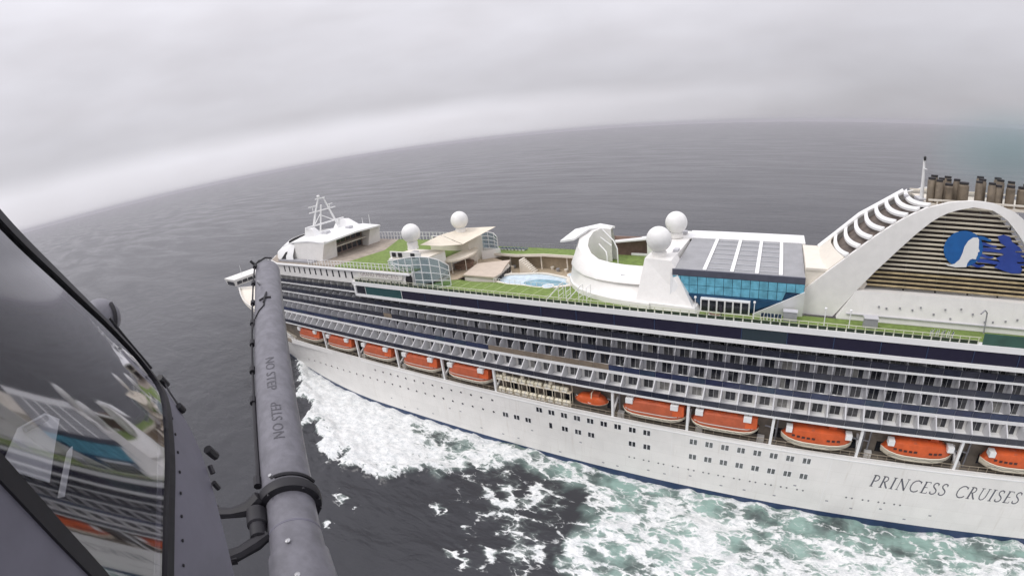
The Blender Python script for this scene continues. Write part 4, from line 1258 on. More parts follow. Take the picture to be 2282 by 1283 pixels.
# hull windows -----------------------------------------------------------------------------
def hull_openings():
    def ang(x, z):
        return -math.atan2(hb(x + .5, z) - hb(x - .5, z), 1.0) * -1
    po = [(42.0, 10.75), (39.1, 10.75), (36.4, 10.75), (33.9, 10.75), (31.2, 10.75), (28.4, 10.75), (25.6, 10.75), (22.8, 10.8), (20.0, 10.8), (17.3, 10.8), (14.6, 10.85), (11.9, 10.85), (9.2, 10.85), (6.4, 10.85)]
    po += [(75.8, 6.2), (71.8, 6.8), (68.2, 7.1), (65.0, 7.3), (61.9, 7.5), (59.0, 7.6), (56.1, 7.7), (53.3, 7.75), (50.3, 7.8)] + [(47.6 - 2.742 * k, 7.9) for k in range(16)]
    me = MB().lathe([(.34, -.06), (.36, .03), (.30, .05), (.27, .02)], (0, 0, 0), 14, ax=(0, 1, 0)).mesh('porthole', [WHITE, PANE])
    for p in me.polygons:
        if len(p.vertices) > 4:
            p.material_index = 1
    for x, z in po:
        link('porthole', me, SHIP, (x, hb(x, z), z), ang(x, z))
    def dbl(a, c):
        b = MB().box(-.72, .72, -.03, .03, -.62, .62, 1)
        b.box(-.62, -.08, .02, .05, -.52, .52, 0)
        b.box(.08, .62, .02, .05, -.52, .52, 0)
        return b.mesh('hull_window', [a, c])
    m1 = dbl(PANE, WHITE2)
    m2 = dbl(mat('curtained_glass', (.15, .16, .16), .2, var=.6, vscale=3), WHITE2)
    for x, z in [(3.5, 8.0), (.8, 8.0), (-1.9, 8.0), (-4.7, 11.2), (-7.4, 11.2), (-10.1, 11.2), (-12.8, 11.2), (-15.5, 11.2), (-18.2, 11.2), (-20.9, 11.2), (-23.7, 11.15), (-26.4, 11.15), (-10.1, 8.0), (-12.9, 8.0), (-15.6, 8.0), (-23.7, 8.0), (-26.5, 8.0)]:
        link('hull_window', m1, SHIP, (x, 18.0, z))
    for k in range(8):
        link('hull_window', m2, SHIP, (-34.8 - 2.742 * k, 18.0, 11.1))
        link('hull_window', m2, SHIP, (-34.9 - 2.742 * k, 18.0, 7.85))
    link('hull_window', MB().box(-.3, .3, -.03, .05, -.62, .62).mesh('hull_window', PANE), SHIP, (-7.0, 18.0, 8.0))
    me = MB().lathe([(.17, -.05), (.17, .03)], (0, 0, 0), 10, ax=(0, 1, 0)).mesh('small_porthole', mat('port_grey', (.16, .16, .17), .4))
    for x in [-23.7, -26.5, -29.3, -32.0, -34.9, -37.6, -40.3, -43.1, -45.9, -48.6, -51.3, -54.1, -62.5, -65.3, -68.0, -70.7]:
        for s in (-.5, .5):
            link('small_porthole', me, SHIP, (x + s, 18.0, 4.8))
    # seams, scuppers and draught marks
    sc = MB().box(-.25, .25, -.02, .03, -.12, .12).mesh('scupper', GREYB)
    rr = random.Random(5)
    for k in range(26):
        link('scupper', sc, SHIP, (38 - 4.6 * k + rr.uniform(-1, 1), 18.0, rr.choice((1.9, 2.6, 3.4, 5.6))))
    for x in (2, -31, -58, -78):
        part('plate_seam', MB().box(x - .03, x + .03, 18.0, 18.012, 1.2, 12.6), WHITE2, SHIP)
    part('rubbing_strake', MB().box(AFT + 12, 47, 18.0, 18.07, 12.3, 12.5), WHITE2, SHIP)
    # drawn serif lettering along the hull
    G = {
        'P': (.58, [([(.16, 0), (.16, 1)], .13), ([(.16, .97), (.36, .97), (.5, .88), (.54, .74), (.5, .6), (.36, .5), (.16, .49)], .085), ([(.02, .02), (.30, .02)], .05), ([(.02, .98), (.2, .98)], .05)]),
        'R': (.68, [([(.16, 0), (.16, 1)], .13), ([(.16, .97), (.34, .97), (.46, .89), (.5, .76), (.46, .63), (.34, .53), (.16, .52)], .085), ([(.30, .52), (.50, .2), (.68, .0)], .12), ([(.02, .02), (.30, .02)], .05), ([(.02, .98), (.2, .98)], .05)]),
        'I': (.34, [([(.17, 0), (.17, 1)], .13), ([(.02, .02), (.32, .02)], .05), ([(.02, .98), (.32, .98)], .05)]),
        'N': (.84, [([(.14, 0), (.14, 1)], .06), ([(.12, .98), (.72, .02)], .14), ([(.72, 0), (.72, 1)], .06), ([(.02, .02), (.26, .02)], .05), ([(.6, .98), (.84, .98)], .05)]),
        'C': (.82, [([(.78, .82), (.68, .93), (.5, .99), (.3, .94), (.14, .76), (.09, .5), (.14, .24), (.3, .06), (.5, .01), (.68, .06), (.79, .18)], .095), ([(.78, .95), (.78, .74)], .05)]),
        'E': (.56, [([(.16, 0), (.16, 1)], .13), ([(.04, .975), (.52, .975)], .055), ([(.16, .51), (.44, .51)], .055), ([(.04, .025), (.55, .025)], .055), ([(.52, .99), (.52, .84)], .045), ([(.55, .01), (.55, .17)], .045)]),
        'S': (.56, [([(.47, .82), (.42, .93), (.28, .985), (.14, .92), (.09, .77), (.16, .63), (.34, .50), (.48, .36), (.5, .2), (.42, .06), (.26, .015), (.12, .06), (.06, .2)], .10), ([(.47, .95), (.47, .75)], .04), ([(.06, .05), (.06, .26)], .04)]),
        'U': (.78, [([(.15, 1), (.15, .32), (.22, .12), (.4, .02), (.56, .09), (.65, .3), (.65, 1)], .085), ([(.02, .98), (.3, .98)], .05), ([(.54, .98), (.78, .98)], .05)]),
    }
    H = 2.42
    word = 'PRINCESS CRUISES'
    total = sum((G[c][0] + .16) if c != ' ' else .62 for c in word)
    sc = 25.5 / (total * H)
    u = 0
    for c in word:
        if c == ' ':
            u += .62
            continue
        L = MB()
        wd, strokes = G[c]
        for pts, th in strokes:
            P = [V((p[0] + u + .14 * p[1], p[1])) for p in pts]
            prev = None
            for i in range(len(P)):
                d = (P[min(i + 1, len(P) - 1)] - P[max(i - 1, 0)]).normalized()
                nrm = V((-d.y, d.x)) * th * .5
                cur = (P[i] + nrm, P[i] - nrm)
                if prev:
                    q = [prev[0], cur[0], cur[1], prev[1]]
                    L.add([(-65.0 - p.x * H * sc, 18.008 + .0004 * i, 7.9 + p.y * H) for p in q], [(0, 1, 2, 3)])
                prev = cur
        u += wd + .16
        link('hull_letter', L.mesh('hull_letter', LETTER, fix=False), SHIP)
hull_openings()

# boat deck: davit posts, rails -------------------------------------------------------------
def boat_deck():
    me = MB().box(-.22, .22, -.25, .25, 0, 5.5).mesh('davit_post', WHITE2)
    head = MB().hexa([(-.75, -2.2, -.2), (.75, -2.2, -.2), (.75, .55, -.2), (-.75, .55, -.2), (-.75, -2.2, .5), (.75, -2.2, .5), (.5, .75, .35), (-.5, .75, .35)]).mesh('davit_head', WHITE2)
    for x in (61.8, 47.7, 33.1, 19.0, 5.4, -19.8, -33.4, -47.5, -61.6, -77.6, -91.5):
        p = link('davit_post', me, SHIP, (x, 17.45, 12.9))
        part('davit_arm', MB().hexa([(-.18, -3.0, 2.4), (.18, -3.0, 2.4), (.18, 0, .6), (-.18, 0, .6), (-.18, -3.0, 2.8), (.18, -3.0, 2.8), (.18, 0, 1.0), (-.18, 0, 1.0)]), WHITE2, p)
    r = MB()
    for k in range(118):
        x = 79 - 1.5 * k
        r.box(x - .03, x + .03, 17.6, 17.68, 13.0, 13.9)
    r.box(-98, 79, 17.6, 17.68, 13.9, 13.97)
    r.box(-98, 79, 17.62, 17.66, 13.4, 13.44)
    part('promenade_railing', r, mat('rail_tan', (.32, .27, .2), .6), SHIP, kind='stuff')
    # machinery clutter on the gallery behind the boats
    rr = random.Random(9)
    me = MB().box(-.6, .6, -.4, .4, 0, 1.1).mesh('deck_locker', WHITE)
    for x in (5.0, -20.5, -34.5, -46.6, -62.8, -78.6, 20, 34, 48):
        link('deck_locker', me, SHIP, (x + rr.uniform(-1, 1), 15.6, 11.9))
    for x in (-20.3, -48.3, -62.6, -63.6, -78.8, -80.0):
        part('winch_pipe', MB().tube([(x, 15.2, 12), (x, 15.2, 17.6)], .16, 6).tube([(x, 15.2, 14.6), (x + 2.0, 16.2, 15.6)], .14, 6), GREYB, SHIP)
boat_deck()

# lifeboats ------------------------------------------------------------------------------------
def lifeboat(kind):
    root = empty('lifeboat')
    L = 11.6 if kind < 2 else 6.6
    h = L / 2
    def sec(t, zs, bw):
        """half section at station t in -1..1"""
        k = (1 - abs(t) ** 3.2)
        return k
    st = [-1, -.97, -.9, -.78, -.6, -.35, 0, .35, .6, .78, .9, .97, 1]
    hull_r, can_r = [], []
    B = 1.9 if kind < 2 else 1.25
    H0, H1, H2 = (0, 1.3, 4.2) if kind == 0 else (0, 1.6, 4.0) if kind == 1 else (0, .8, 2.2)
    for t in st:
        k = max(1 - abs(t) ** (6.0 if kind == 0 else 3.6), .02)
        rise = .85 * abs(t) ** 4
        kk = k ** .8
        x = t * h
        hull_r.append([(x * .97, 0, H0 + rise), (x * .98, B * .62 * kk, H0 + .28 + rise * .9), (x * .99, B * .93 * kk, H0 + .75 + rise * .6), (x, B * kk, H1 + rise * .35), (x, B * kk + .07, H1 + .13 + rise * .35),
                       ])
        kc = max(1 - abs(t) ** 5.0, .02)
        zc = H1 + (H2 - H1) * max(1 - abs(t) ** 6, .12)
        can_r.append([(x, B * kk * .99, H1 + .13 + rise * .35), (x * .985, B * kk * .97, H1 + .13 + (zc - H1) * .45), (x * .965, B * kk * .84, H1 + (zc - H1) * .84), (x * .95, B * kk * .46, H1 + (zc - H1) * .98), (x * .94, 0, zc)])
    def both(rows):
        return [r + [(p[0], -p[1], p[2]) for p in reversed(r[:-1])] if abs(r[-1][1]) < 1e-6 else [(p[0], -p[1], p[2]) for p in reversed(r[1:])] + r for r in rows]
    part('boat_hull', MB().grid(both(hull_r)), BOATW, root, True)
    part('boat_canopy', MB().grid(both(can_r)), ORRED if kind == 0 else ORANGE, root, True)
    part('fender', MB().grid(both([[(r[-1][0], r[-1][1] + .03, r[-1][2] - .09), (r[-1][0], r[-1][1] + .05, r[-1][2] + .05)] for r in hull_r])[:0] or [[(r[-1][0], r[-1][1] + .02, r[-1][2] - .1), (r[-1][0], r[-1][1] + .10, r[-1][2] - .03), (r[-1][0], r[-1][1] + .02, r[-1][2] + .06)] for r in hull_r]), BOATW if kind != 2 else ORANGE, root, True)
    if kind == 0:
        # the orange end pieces and the white release blocks
        part('boat_end', MB().hexa([(-h * .62, -1.2, 3.0), (-h * .95, -1.1, 2.6), (-h * .95, 1.5, 2.2), (-h * .62, 1.9, 2.2), (-h * .60, -1.0, 4.25), (-h * .93, -.8, 3.9), (-h * .93, 1.0, 3.9), (-h * .60, 1.35, 4.1)]), ORANGE, root)
        me = MB().box(-.65, .65, .45, 1.75, 3.35, 4.3).mesh('release_block', WHITE2)
        link('release_block', me, root, (-h * .66, 0, 0))
        link('release_block', me, root, (h * .72, 0, -.1))
        part('boat_stripe', MB().grid([[(h * (-.86 + .172 * k), B * max(1 - abs(-.86 + .172 * k) ** 6, .02) ** .8 * .995 + .02, H1 + .62), (h * (-.86 + .172 * k), B * max(1 - abs(-.86 + .172 * k) ** 6, .02) ** .8 * .985 + .02, H1 + .78)] for k in range(11)]), mat('reflective_tape', (.62, .60, .55), .4), root)
        part('grab_line', MB().tube([(h * (.8 - .1 * k), B * max(1 - abs(.8 - .1 * k) ** 6, .02) ** .8 + .11, H1 - .05 + (.12 if k % 2 else -.14)) for k in range(17)], .03, 5), RUBBER, root)
        me = MB().box(-.55, .55, -.35, .35, 0, .16).mesh('roof_hatch', ORANGE)
        for x_ in (-1.6, .4, 2.4):
            link('roof_hatch', me, root, (x_, .9, H2 - .17))
        for x_ in (-h * .66, h * .72):
            part('fall_wire', MB().tube([(x_, 1.1, 4.2), (x_, 1.1, 5.1)], .05, 5), RUBBER, root)
    elif kind == 1:
        me = MB().box(-.26, .26, -.04, .05, -.17, .17).mesh('boat_window', mat_bw)
        for k in list(range(5)) + [7, 8, 9]:
            x = h * .66 - .80 * k
            link('boat_window', me, root, (x, B * .965 * max(1 - abs(x / h) ** 3.6, 0) ** .8 + .03, 2.55))
        part('boat_cockpit', MB().box(-h * .5, -h * .28, -.6, .6, 3.8, 4.5), ORANGE, root)
        part('boat_hatch', MB().hexa([(h * .3, .3, 3.75), (h * .1, .3, 3.85), (h * .1, 1.4, 3.5), (h * .3, 1.4, 3.4), (h * .3, .35, 4.1), (h * .1, .35, 4.1), (h * .1, 1.4, 3.75), (h * .3, 1.4, 3.65)]), ORRED, root)
        me = MB().box(-.5, .5, .3, 1.6, 3.3, 4.2).mesh('release_block', WHITE2)
        link('release_block', me, root, (h * .80, 0, -.3))
        link('release_block', me, root, (-h * .84, 0, -.3))
        part('grab_line', MB().tube([(h * (.8 - .2 * k), B * max(1 - abs(.8 - .2 * k) ** 3.6, .02) ** .8 + .12, 1.3 + (.12 if k % 2 else -.06)) for k in range(9)], .035, 5), BLACKP, root)
    else:
        part('roll_bar', MB().tube([(-.3, -1.0, 1.1), (-.3, -.8, 3.0), (-.3, .8, 3.0), (-.3, 1.15, 1.0)], .1, 6), BOATW, root)
        part('boat_console', MB().box(-1.6, .2, -.5, .6, 1.8, 2.7), ORRED, root)
        part('bow_line', MB().tube([(h * .95, .1, 1.6), (0, 1.3, 1.05), (-h * .9, .2, 1.0)], .05, 5), WHITE2, root)
    return root
mat_bw = mat('boat_window_dark', (.05, .008, .006), .3)
GRP = 'lifeboats hung under the balconies along the ship side'
pA, pB, pC = lifeboat(0), lifeboat(1), lifeboat(2)
spots = [(0, 69.9, 'long orange lifeboat farthest forward, nearest the bow and half behind the grey probe'),
         (0, 55.3, 'orange lifeboat second from the bow, just aft of the grey probe'),
         (0, 40.4, 'orange canopied lifeboat third from the bow above the first portholes'),
         (0, 26.0, 'orange canopied lifeboat fourth from the bow'),
         (0, 12.3, 'orange canopied lifeboat next to the racks of white raft canisters'),
         (0, -27.2, 'orange canopied lifeboat directly aft of the small rescue boat'),
         (0, -39.5, 'orange canopied lifeboat over the first curtained hull windows, just ahead of the windowed lifeboats'),
         (1, -54.8, 'orange lifeboat with dark windows over the aft end of the curtained hull windows'),
         (1, -71.1, 'orange lifeboat with dark windows hanging above the large hull lettering'),
         (1, -87.4, 'orange lifeboat with dark windows cut by the right edge of the picture')]
used = {0: False, 1: False}
for k, x, lab in spots:
    src = (pA, pB)[k]
    o = src if not used[k] else copy_tree(src)
    used[k] = True
    y = 16.35 if x < 50 else min(16.35, hb(x, 13) - 1.5)
    o.location = (x, y, 13.5 if k == 0 else 13.15)
    o.rotation_euler = (0, 0, 0)
    tag(o, lab, 'lifeboat', GRP)
pC.location = (-15.3, 16.4, 13.9)
tag(pC, 'short open orange rescue boat between the raft canisters and the lifeboats', 'rescue boat')

# life rafts -----------------------------------------------------------------------------------
def rafts():
    root = empty('life_raft')
    b = MB()
    b.tube([(-.78, 0, .45), (-.72, 0, .45), (.72, 0, .45), (.78, 0, .45)], [.36, .44, .44, .36], 14)
    part('canister', b, mat('raft_cream', (.72, .67, .52), .5, var=.08), root, True)
    part('strap', MB().tube([(-.06, 0, .45), (.06, 0, .45)], .455, 14), GREYB, root)
    part('cradle', MB().box(-.6, .6, -.4, .4, 0, .14), WHITE2, root)
    up = [4.4, 2.6, .9, -.9, -2.8, -4.5, -6.5, -8.3, -10.0]
    lo = [3.9, 2.1, .3, -1.5, -3.3, -5.2, -7.0, -8.8, -10.5]
    first = True
    ords = ['first', 'second', 'third', 'fourth', 'fifth', 'sixth', 'seventh', 'eighth', 'last']
    for z, y, xs, nm in ((16.0, 16.9, up, 'upper'), (13.35, 17.2, lo, 'lower')):
        for k, x in enumerate(xs):
            o = root if first else copy_tree(root)
            first = False
            o.location = (x, y, z)
            tag(o, f'cream raft canister, {ords[k]} from the bow in the {nm} row of the rack', 'life raft', 'raft canisters racked between the lifeboats')
    rk = MB()
    for x in np.arange(5.3, -11.6, -1.85):
        rk.box(x - .06, x + .06, 16.4, 16.5, 12.9, 17.6)
        rk.box(x - .06, x + .06, 17.4, 17.5, 12.9, 16.2)
    rk.box(-11.4, 5.4, 16.4, 17.4, 15.86, 15.98)
    rk.box(-11.4, 5.4, 16.7, 17.6, 13.2, 13.33)
    for x in (3.2, -1.0, -7.2):
        rk.lathe([(.2, 16.9), (.38, 17.1), (.38, 17.5), (.1, 17.7)], (x, 17.0, 0), 10)
    part('raft_rack', rk, BOATW, SHIP)
rafts()

# loose things aboard ---------------------------------------------------------------------------
def loose():
    # white round tables on the middle balconies
    root = empty('balcony_table')
    part('table_top', MB().lathe([(.42, .68), (.45, .72), (.42, .75)], (0, 0, 0), 16), WHITE2, root)
    part('table_leg', MB().lathe([(.3, 0), (.05, .06), (.05, .68)], (0, 0, 0), 10), WHITE2, root)
    first = True
    nth = 0
    ordn = ['first', 'second', 'third', 'fourth', 'fifth', 'sixth', 'seventh', 'eighth', 'ninth', 'tenth', 'eleventh', 'twelfth', 'thirteenth', 'fourteenth', 'fifteenth', 'sixteenth', 'seventeenth', 'eighteenth', 'nineteenth', 'twentieth']
    for i in range(7, 30):
        if i in (10, 13, 18, 22):
            continue
        o = root if first else copy_tree(root)
        first = False
        o.location = (-W * i + .7 * math.sin(i * 2.3), 15.25, ZC)
        nth += 1
        tag(o, f'small white balcony table on the navy railed row, {ordn[nth - 1]} aft of the tan balconies', 'table', 'white tables on the blue balconies')
    # grey covered lounger stacks
    root = empty('storage_bin')
    part('bin_body', MB().hexa([(-1.1, -.6, 0), (1.1, -.6, 0), (1.1, .6, 0), (-1.1, .6, 0), (-1.0, -.55, 1.5), (1.0, -.55, 1.5), (1.0, .55, 1.5), (-1.0, .55, 1.5)]), GREYB, root)
    part('bin_lid', MB().box(-1.15, 1.15, -.65, .65, 1.5, 1.62), GREYW, root)
    root.location = (-48.0, 11.4, ZS + .005)
    tag(root, 'grey storage bin on the turf between the glass doors and the arch foot', 'storage bin', 'grey bins on the turf')
    o = copy_tree(root)
    o.location = (-60.6, 11.2, ZS + .005)
    tag(o, 'grey storage bin on the turf aft of the arch foot', 'storage bin', 'grey bins on the turf')
    # lamp posts at the rim
    root = empty('lamp_post')
    part('pole', MB().tube([(0, 0, 0), (0, 0, 3.0)], .07, 8), WHITE2, root)
    part('lamp_head', MB().lathe([(.06, 3.0), (.2, 3.05), (.2, 3.3), (.05, 3.36)], (0, 0, 0), 10), WHITE2, root)
    labs = ['white deck lamp post beside the corner of the white dome tower', 'white deck lamp post at the aft end of the glass doors', 'white deck lamp post below the foot of the arch', 'white deck lamp post just aft of the arch foot']
    for k, x in enumerate((-32.9, -42.3, -53.2, -57.0)):
        o = root if k == 0 else copy_tree(root)
        o.location = (x, 13.3, ZS)
        tag(o, labs[k], 'lamp post', 'lamp posts along the turf rim')
    # folded chairs
    root = empty('folded_chair')
    f = MB()
    for s in (-.28, .28):
        f.tube([(s, -.1, 0), (s, .1, 1.25)], .035, 6)
        f.tube([(s, .14, 0), (s, -.06, .9)], .035, 6)
    part('frame', f, WHITE2, root)
    part('sling', MB().hexa([(-.27, -.07, .45), (.27, -.07, .45), (.27, -.05, .45), (-.27, -.05, .45), (-.27, .06, 1.2), (.27, .06, 1.2), (.27, .08, 1.2), (-.27, .08, 1.2)]), NAVY, root)
    rr = random.Random(2)
    pl = [(-43.6 - .55 * k, 12.3) for k in range(6)] + [(-69.6 - .42 * k, 13.0 - .3 * (k % 2)) for k in range(9)]
    for k, (x, y) in enumerate(pl):
        o = root if k == 0 else copy_tree(root)
        o.location = (x, y, ZS)
        o.rotation_euler = (0, 0, rr.uniform(-.5, .5) + (0 if k < 6 else 1.2))
        tag(o, 'folded chair, ' + ('first second third fourth fifth last'.split()[k]) + ' aft of the glass doors, under the deep blue panel' if k < 6 else 'folded chair in the dark cluster on the turf below the louvred funnel', 'chair', 'folded chairs by the doors' if k < 6 else 'folded chairs on the aft turf')
    # stools round the bar, chairs parked on the far gallery, loungers by the pool
    root = empty('bar_stool')
    part('stool_seat', MB().lathe([(.2, .74), (.22, .8), (.18, .84)], (0, 0, 0), 10), mat('stool_brown', (.16, .09, .06), .6), root)
    part('stool_leg', MB().lathe([(.2, 0), (.04, .05), (.04, .74)], (0, 0, 0), 8), STEEL, root)
    for k in range(9):
        a = math.radians(-20 + 26 * k)
        o = root if k == 0 else copy_tree(root)
        o.location = (25 + 3.2 * math.cos(a), -2.5 + 3.2 * math.sin(a), ZS)
        tag(o, 'brown bar stool at the round counter under the cream canopy', 'bar stool', 'stools round the bar')
    lf = MB().box(-.95, .95, -.32, .32, .22, .3).box(-.85, -.75, -.3, .3, 0, .22).box(.75, .85, -.3, .3, 0, .22)
    lm = MB().box(-.9, .3, -.3, .3, .3, .38).hexa([(.3, -.3, .3), (.95, -.3, .62), (.95, .3, .62), (.3, .3, .3), (.3, -.3, .38), (.92, -.3, .70), (.92, .3, .70), (.3, .3, .38)])
    root = empty('pool_lounger')
    part('lounger_frame', lf, WHITE2, root)
    part('lounger_mat', lm, mat('mat_dusk_blue', (.05, .07, .13), .8, var=.2), root)
    for k in range(8):
        o = root if k == 0 else copy_tree(root)
        o.location = (22.2 - 1.05 * k, -15.4, 33.6)
        o.rotation_euler = (0, 0, math.radians(80))
        tag(o, 'blue sun lounger, ' + ('first second third fourth fifth sixth seventh last'.split()[k]) + ' from the bow in the row on the far turf gallery', 'sun lounger', 'loungers on the far gallery')
    # crane hook on the white wall
    part('wall_davit', MB().tube([(-79.2, 9.6, ZS), (-79.0, 9.6, 35.8), (-78.4, 10.0, 36.3), (-77.6, 10.6, 35.9)], .12, 8), GREYB, SHIP, True)
    # a person by the doors
    me = bpy.data.meshes.new('person')
    J = [((0, 0, .95), .15), ((0, 0, 1.2), .15), ((0, 0, 1.42), .13), ((0, 0, 1.53), .06), ((0, .02, 1.66), .11), ((0, .02, 1.76), .07),
         ((.2, 0, 1.40), .06), ((.25, .03, 1.14), .05), ((.22, .14, .92), .04), ((-.2, 0, 1.40), .06), ((-.25, .03, 1.14), .05), ((-.22, .14, .92), .04),
         ((.1, 0, .82), .1), ((.11, .02, .48), .075), ((.11, -.02, .08), .05), ((.12, .14, .04), .045), ((-.1, 0, .82), .1), ((-.12, .06, .48), .075), ((-.12, -.04, .08), .05), ((-.13, .12, .04), .045)]
    me.from_pydata([j[0] for j in J], [(0, 1), (1, 2), (2, 3), (3, 4), (4, 5), (2, 6), (6, 7), (7, 8), (2, 9), (9, 10), (10, 11), (0, 12), (12, 13), (13, 14), (14, 15), (0, 16), (16, 17), (17, 18), (18, 19)], [])
    o = link('person', me, None, (-37.0, 12.4, ZS + .01), .6)
    md = o.modifiers.new('skin', 'SKIN')
    for v_, j in zip(me.skin_vertices[0].data, J):
        v_.radius = (j[1], j[1])
    me.skin_vertices[0].data[0].use_root = True
    o.modifiers.new('smooth', 'SUBSURF').levels = 1
    me.materials.append(mat('dark_clothes', (.03, .028, .04), .8))
    tag(o, 'person in dark clothes standing outside the white framed glass doors', 'person')
    root = empty('sun_lounger', (-36.0, 12.9, ZS), 0)
    part('lounger_frame', MB().box(-.95, .95, -.32, .32, .22, .3).box(-.85, -.75, -.3, .3, 0, .22).box(.75, .85, -.3, .3, 0, .22), WHITE2, root)
    part('lounger_mat', MB().box(-.9, .3, -.3, .3, .3, .38).hexa([(.3, -.3, .3), (.95, -.3, .62), (.95, .3, .62), (.3, .3, .3), (.3, -.3, .38), (.92, -.3, .70), (.92, .3, .70), (.3, .3, .38)]), mat('brown_mat', (.20, .12, .09), .8), root)
    tag(root, 'brown sun lounger on the turf beside the person at the doors', 'sun lounger')
loose()

# sea air ---------------------------------------------------------------------------------------
def haze():
    b = MB().box(-20000, 20000, -20000, 20000, -4, 82)
    m = bpy.data.materials.new('sea_haze')
    m.use_nodes = True
    t = m.node_tree
    t.nodes.clear()
    pv = N(t, 'ShaderNodeVolumePrincipled')
    pv.inputs['Color'].default_value = (.72, .705, .75, 1)
    pv.inputs['Density'].default_value = HAZE
    o = N(t, 'ShaderNodeOutputMaterial')
    t.links.new(pv.outputs[0], o.inputs['Volume'])
    s = part('haze', b, m, None)
    s['kind'] = 'stuff'
HAZE = 1.0e-4
if HAZE:
    haze()

# smoke from the exhaust pipes ------------------------------------------------------------------
def smoke():
    b = MB()
    b.lathe([(max(math.cos(math.radians(a)), .01), math.sin(math.radians(a))) for a in range(-90, 91, 15)], (0, 0, 0), 20)
    m = bpy.data.materials.new('exhaust_haze')
    m.use_nodes = True
    t = m.node_tree
    t.nodes.clear()
    pv = N(t, 'ShaderNodeVolumePrincipled')
    pv.inputs['Color'].default_value = (.45, .66, .68, 1)
    c = N(t, 'ShaderNodeTexCoord')
    gr = N(t, 'ShaderNodeTexGradient', gradient_type='SPHERICAL')
    t.links.new(c.outputs['Object'], gr.inputs[0])
    d = mth(t, 'MULTIPLY', mth(t, 'POWER', gr.outputs['Fac'], 1.4), .10)
    t.links.new(d, pv.inputs['Density'])
    o = N(t, 'ShaderNodeOutputMaterial')
    t.links.new(pv.outputs[0], o.inputs['Volume'])
    s = part('smoke', b, m, None, True)
    s['kind'] = 'stuff'
    s.location = (-86, -7, 58.5)
    s.scale = (17, 13, 9)
SMOKE = True
if SMOKE:
    smoke()

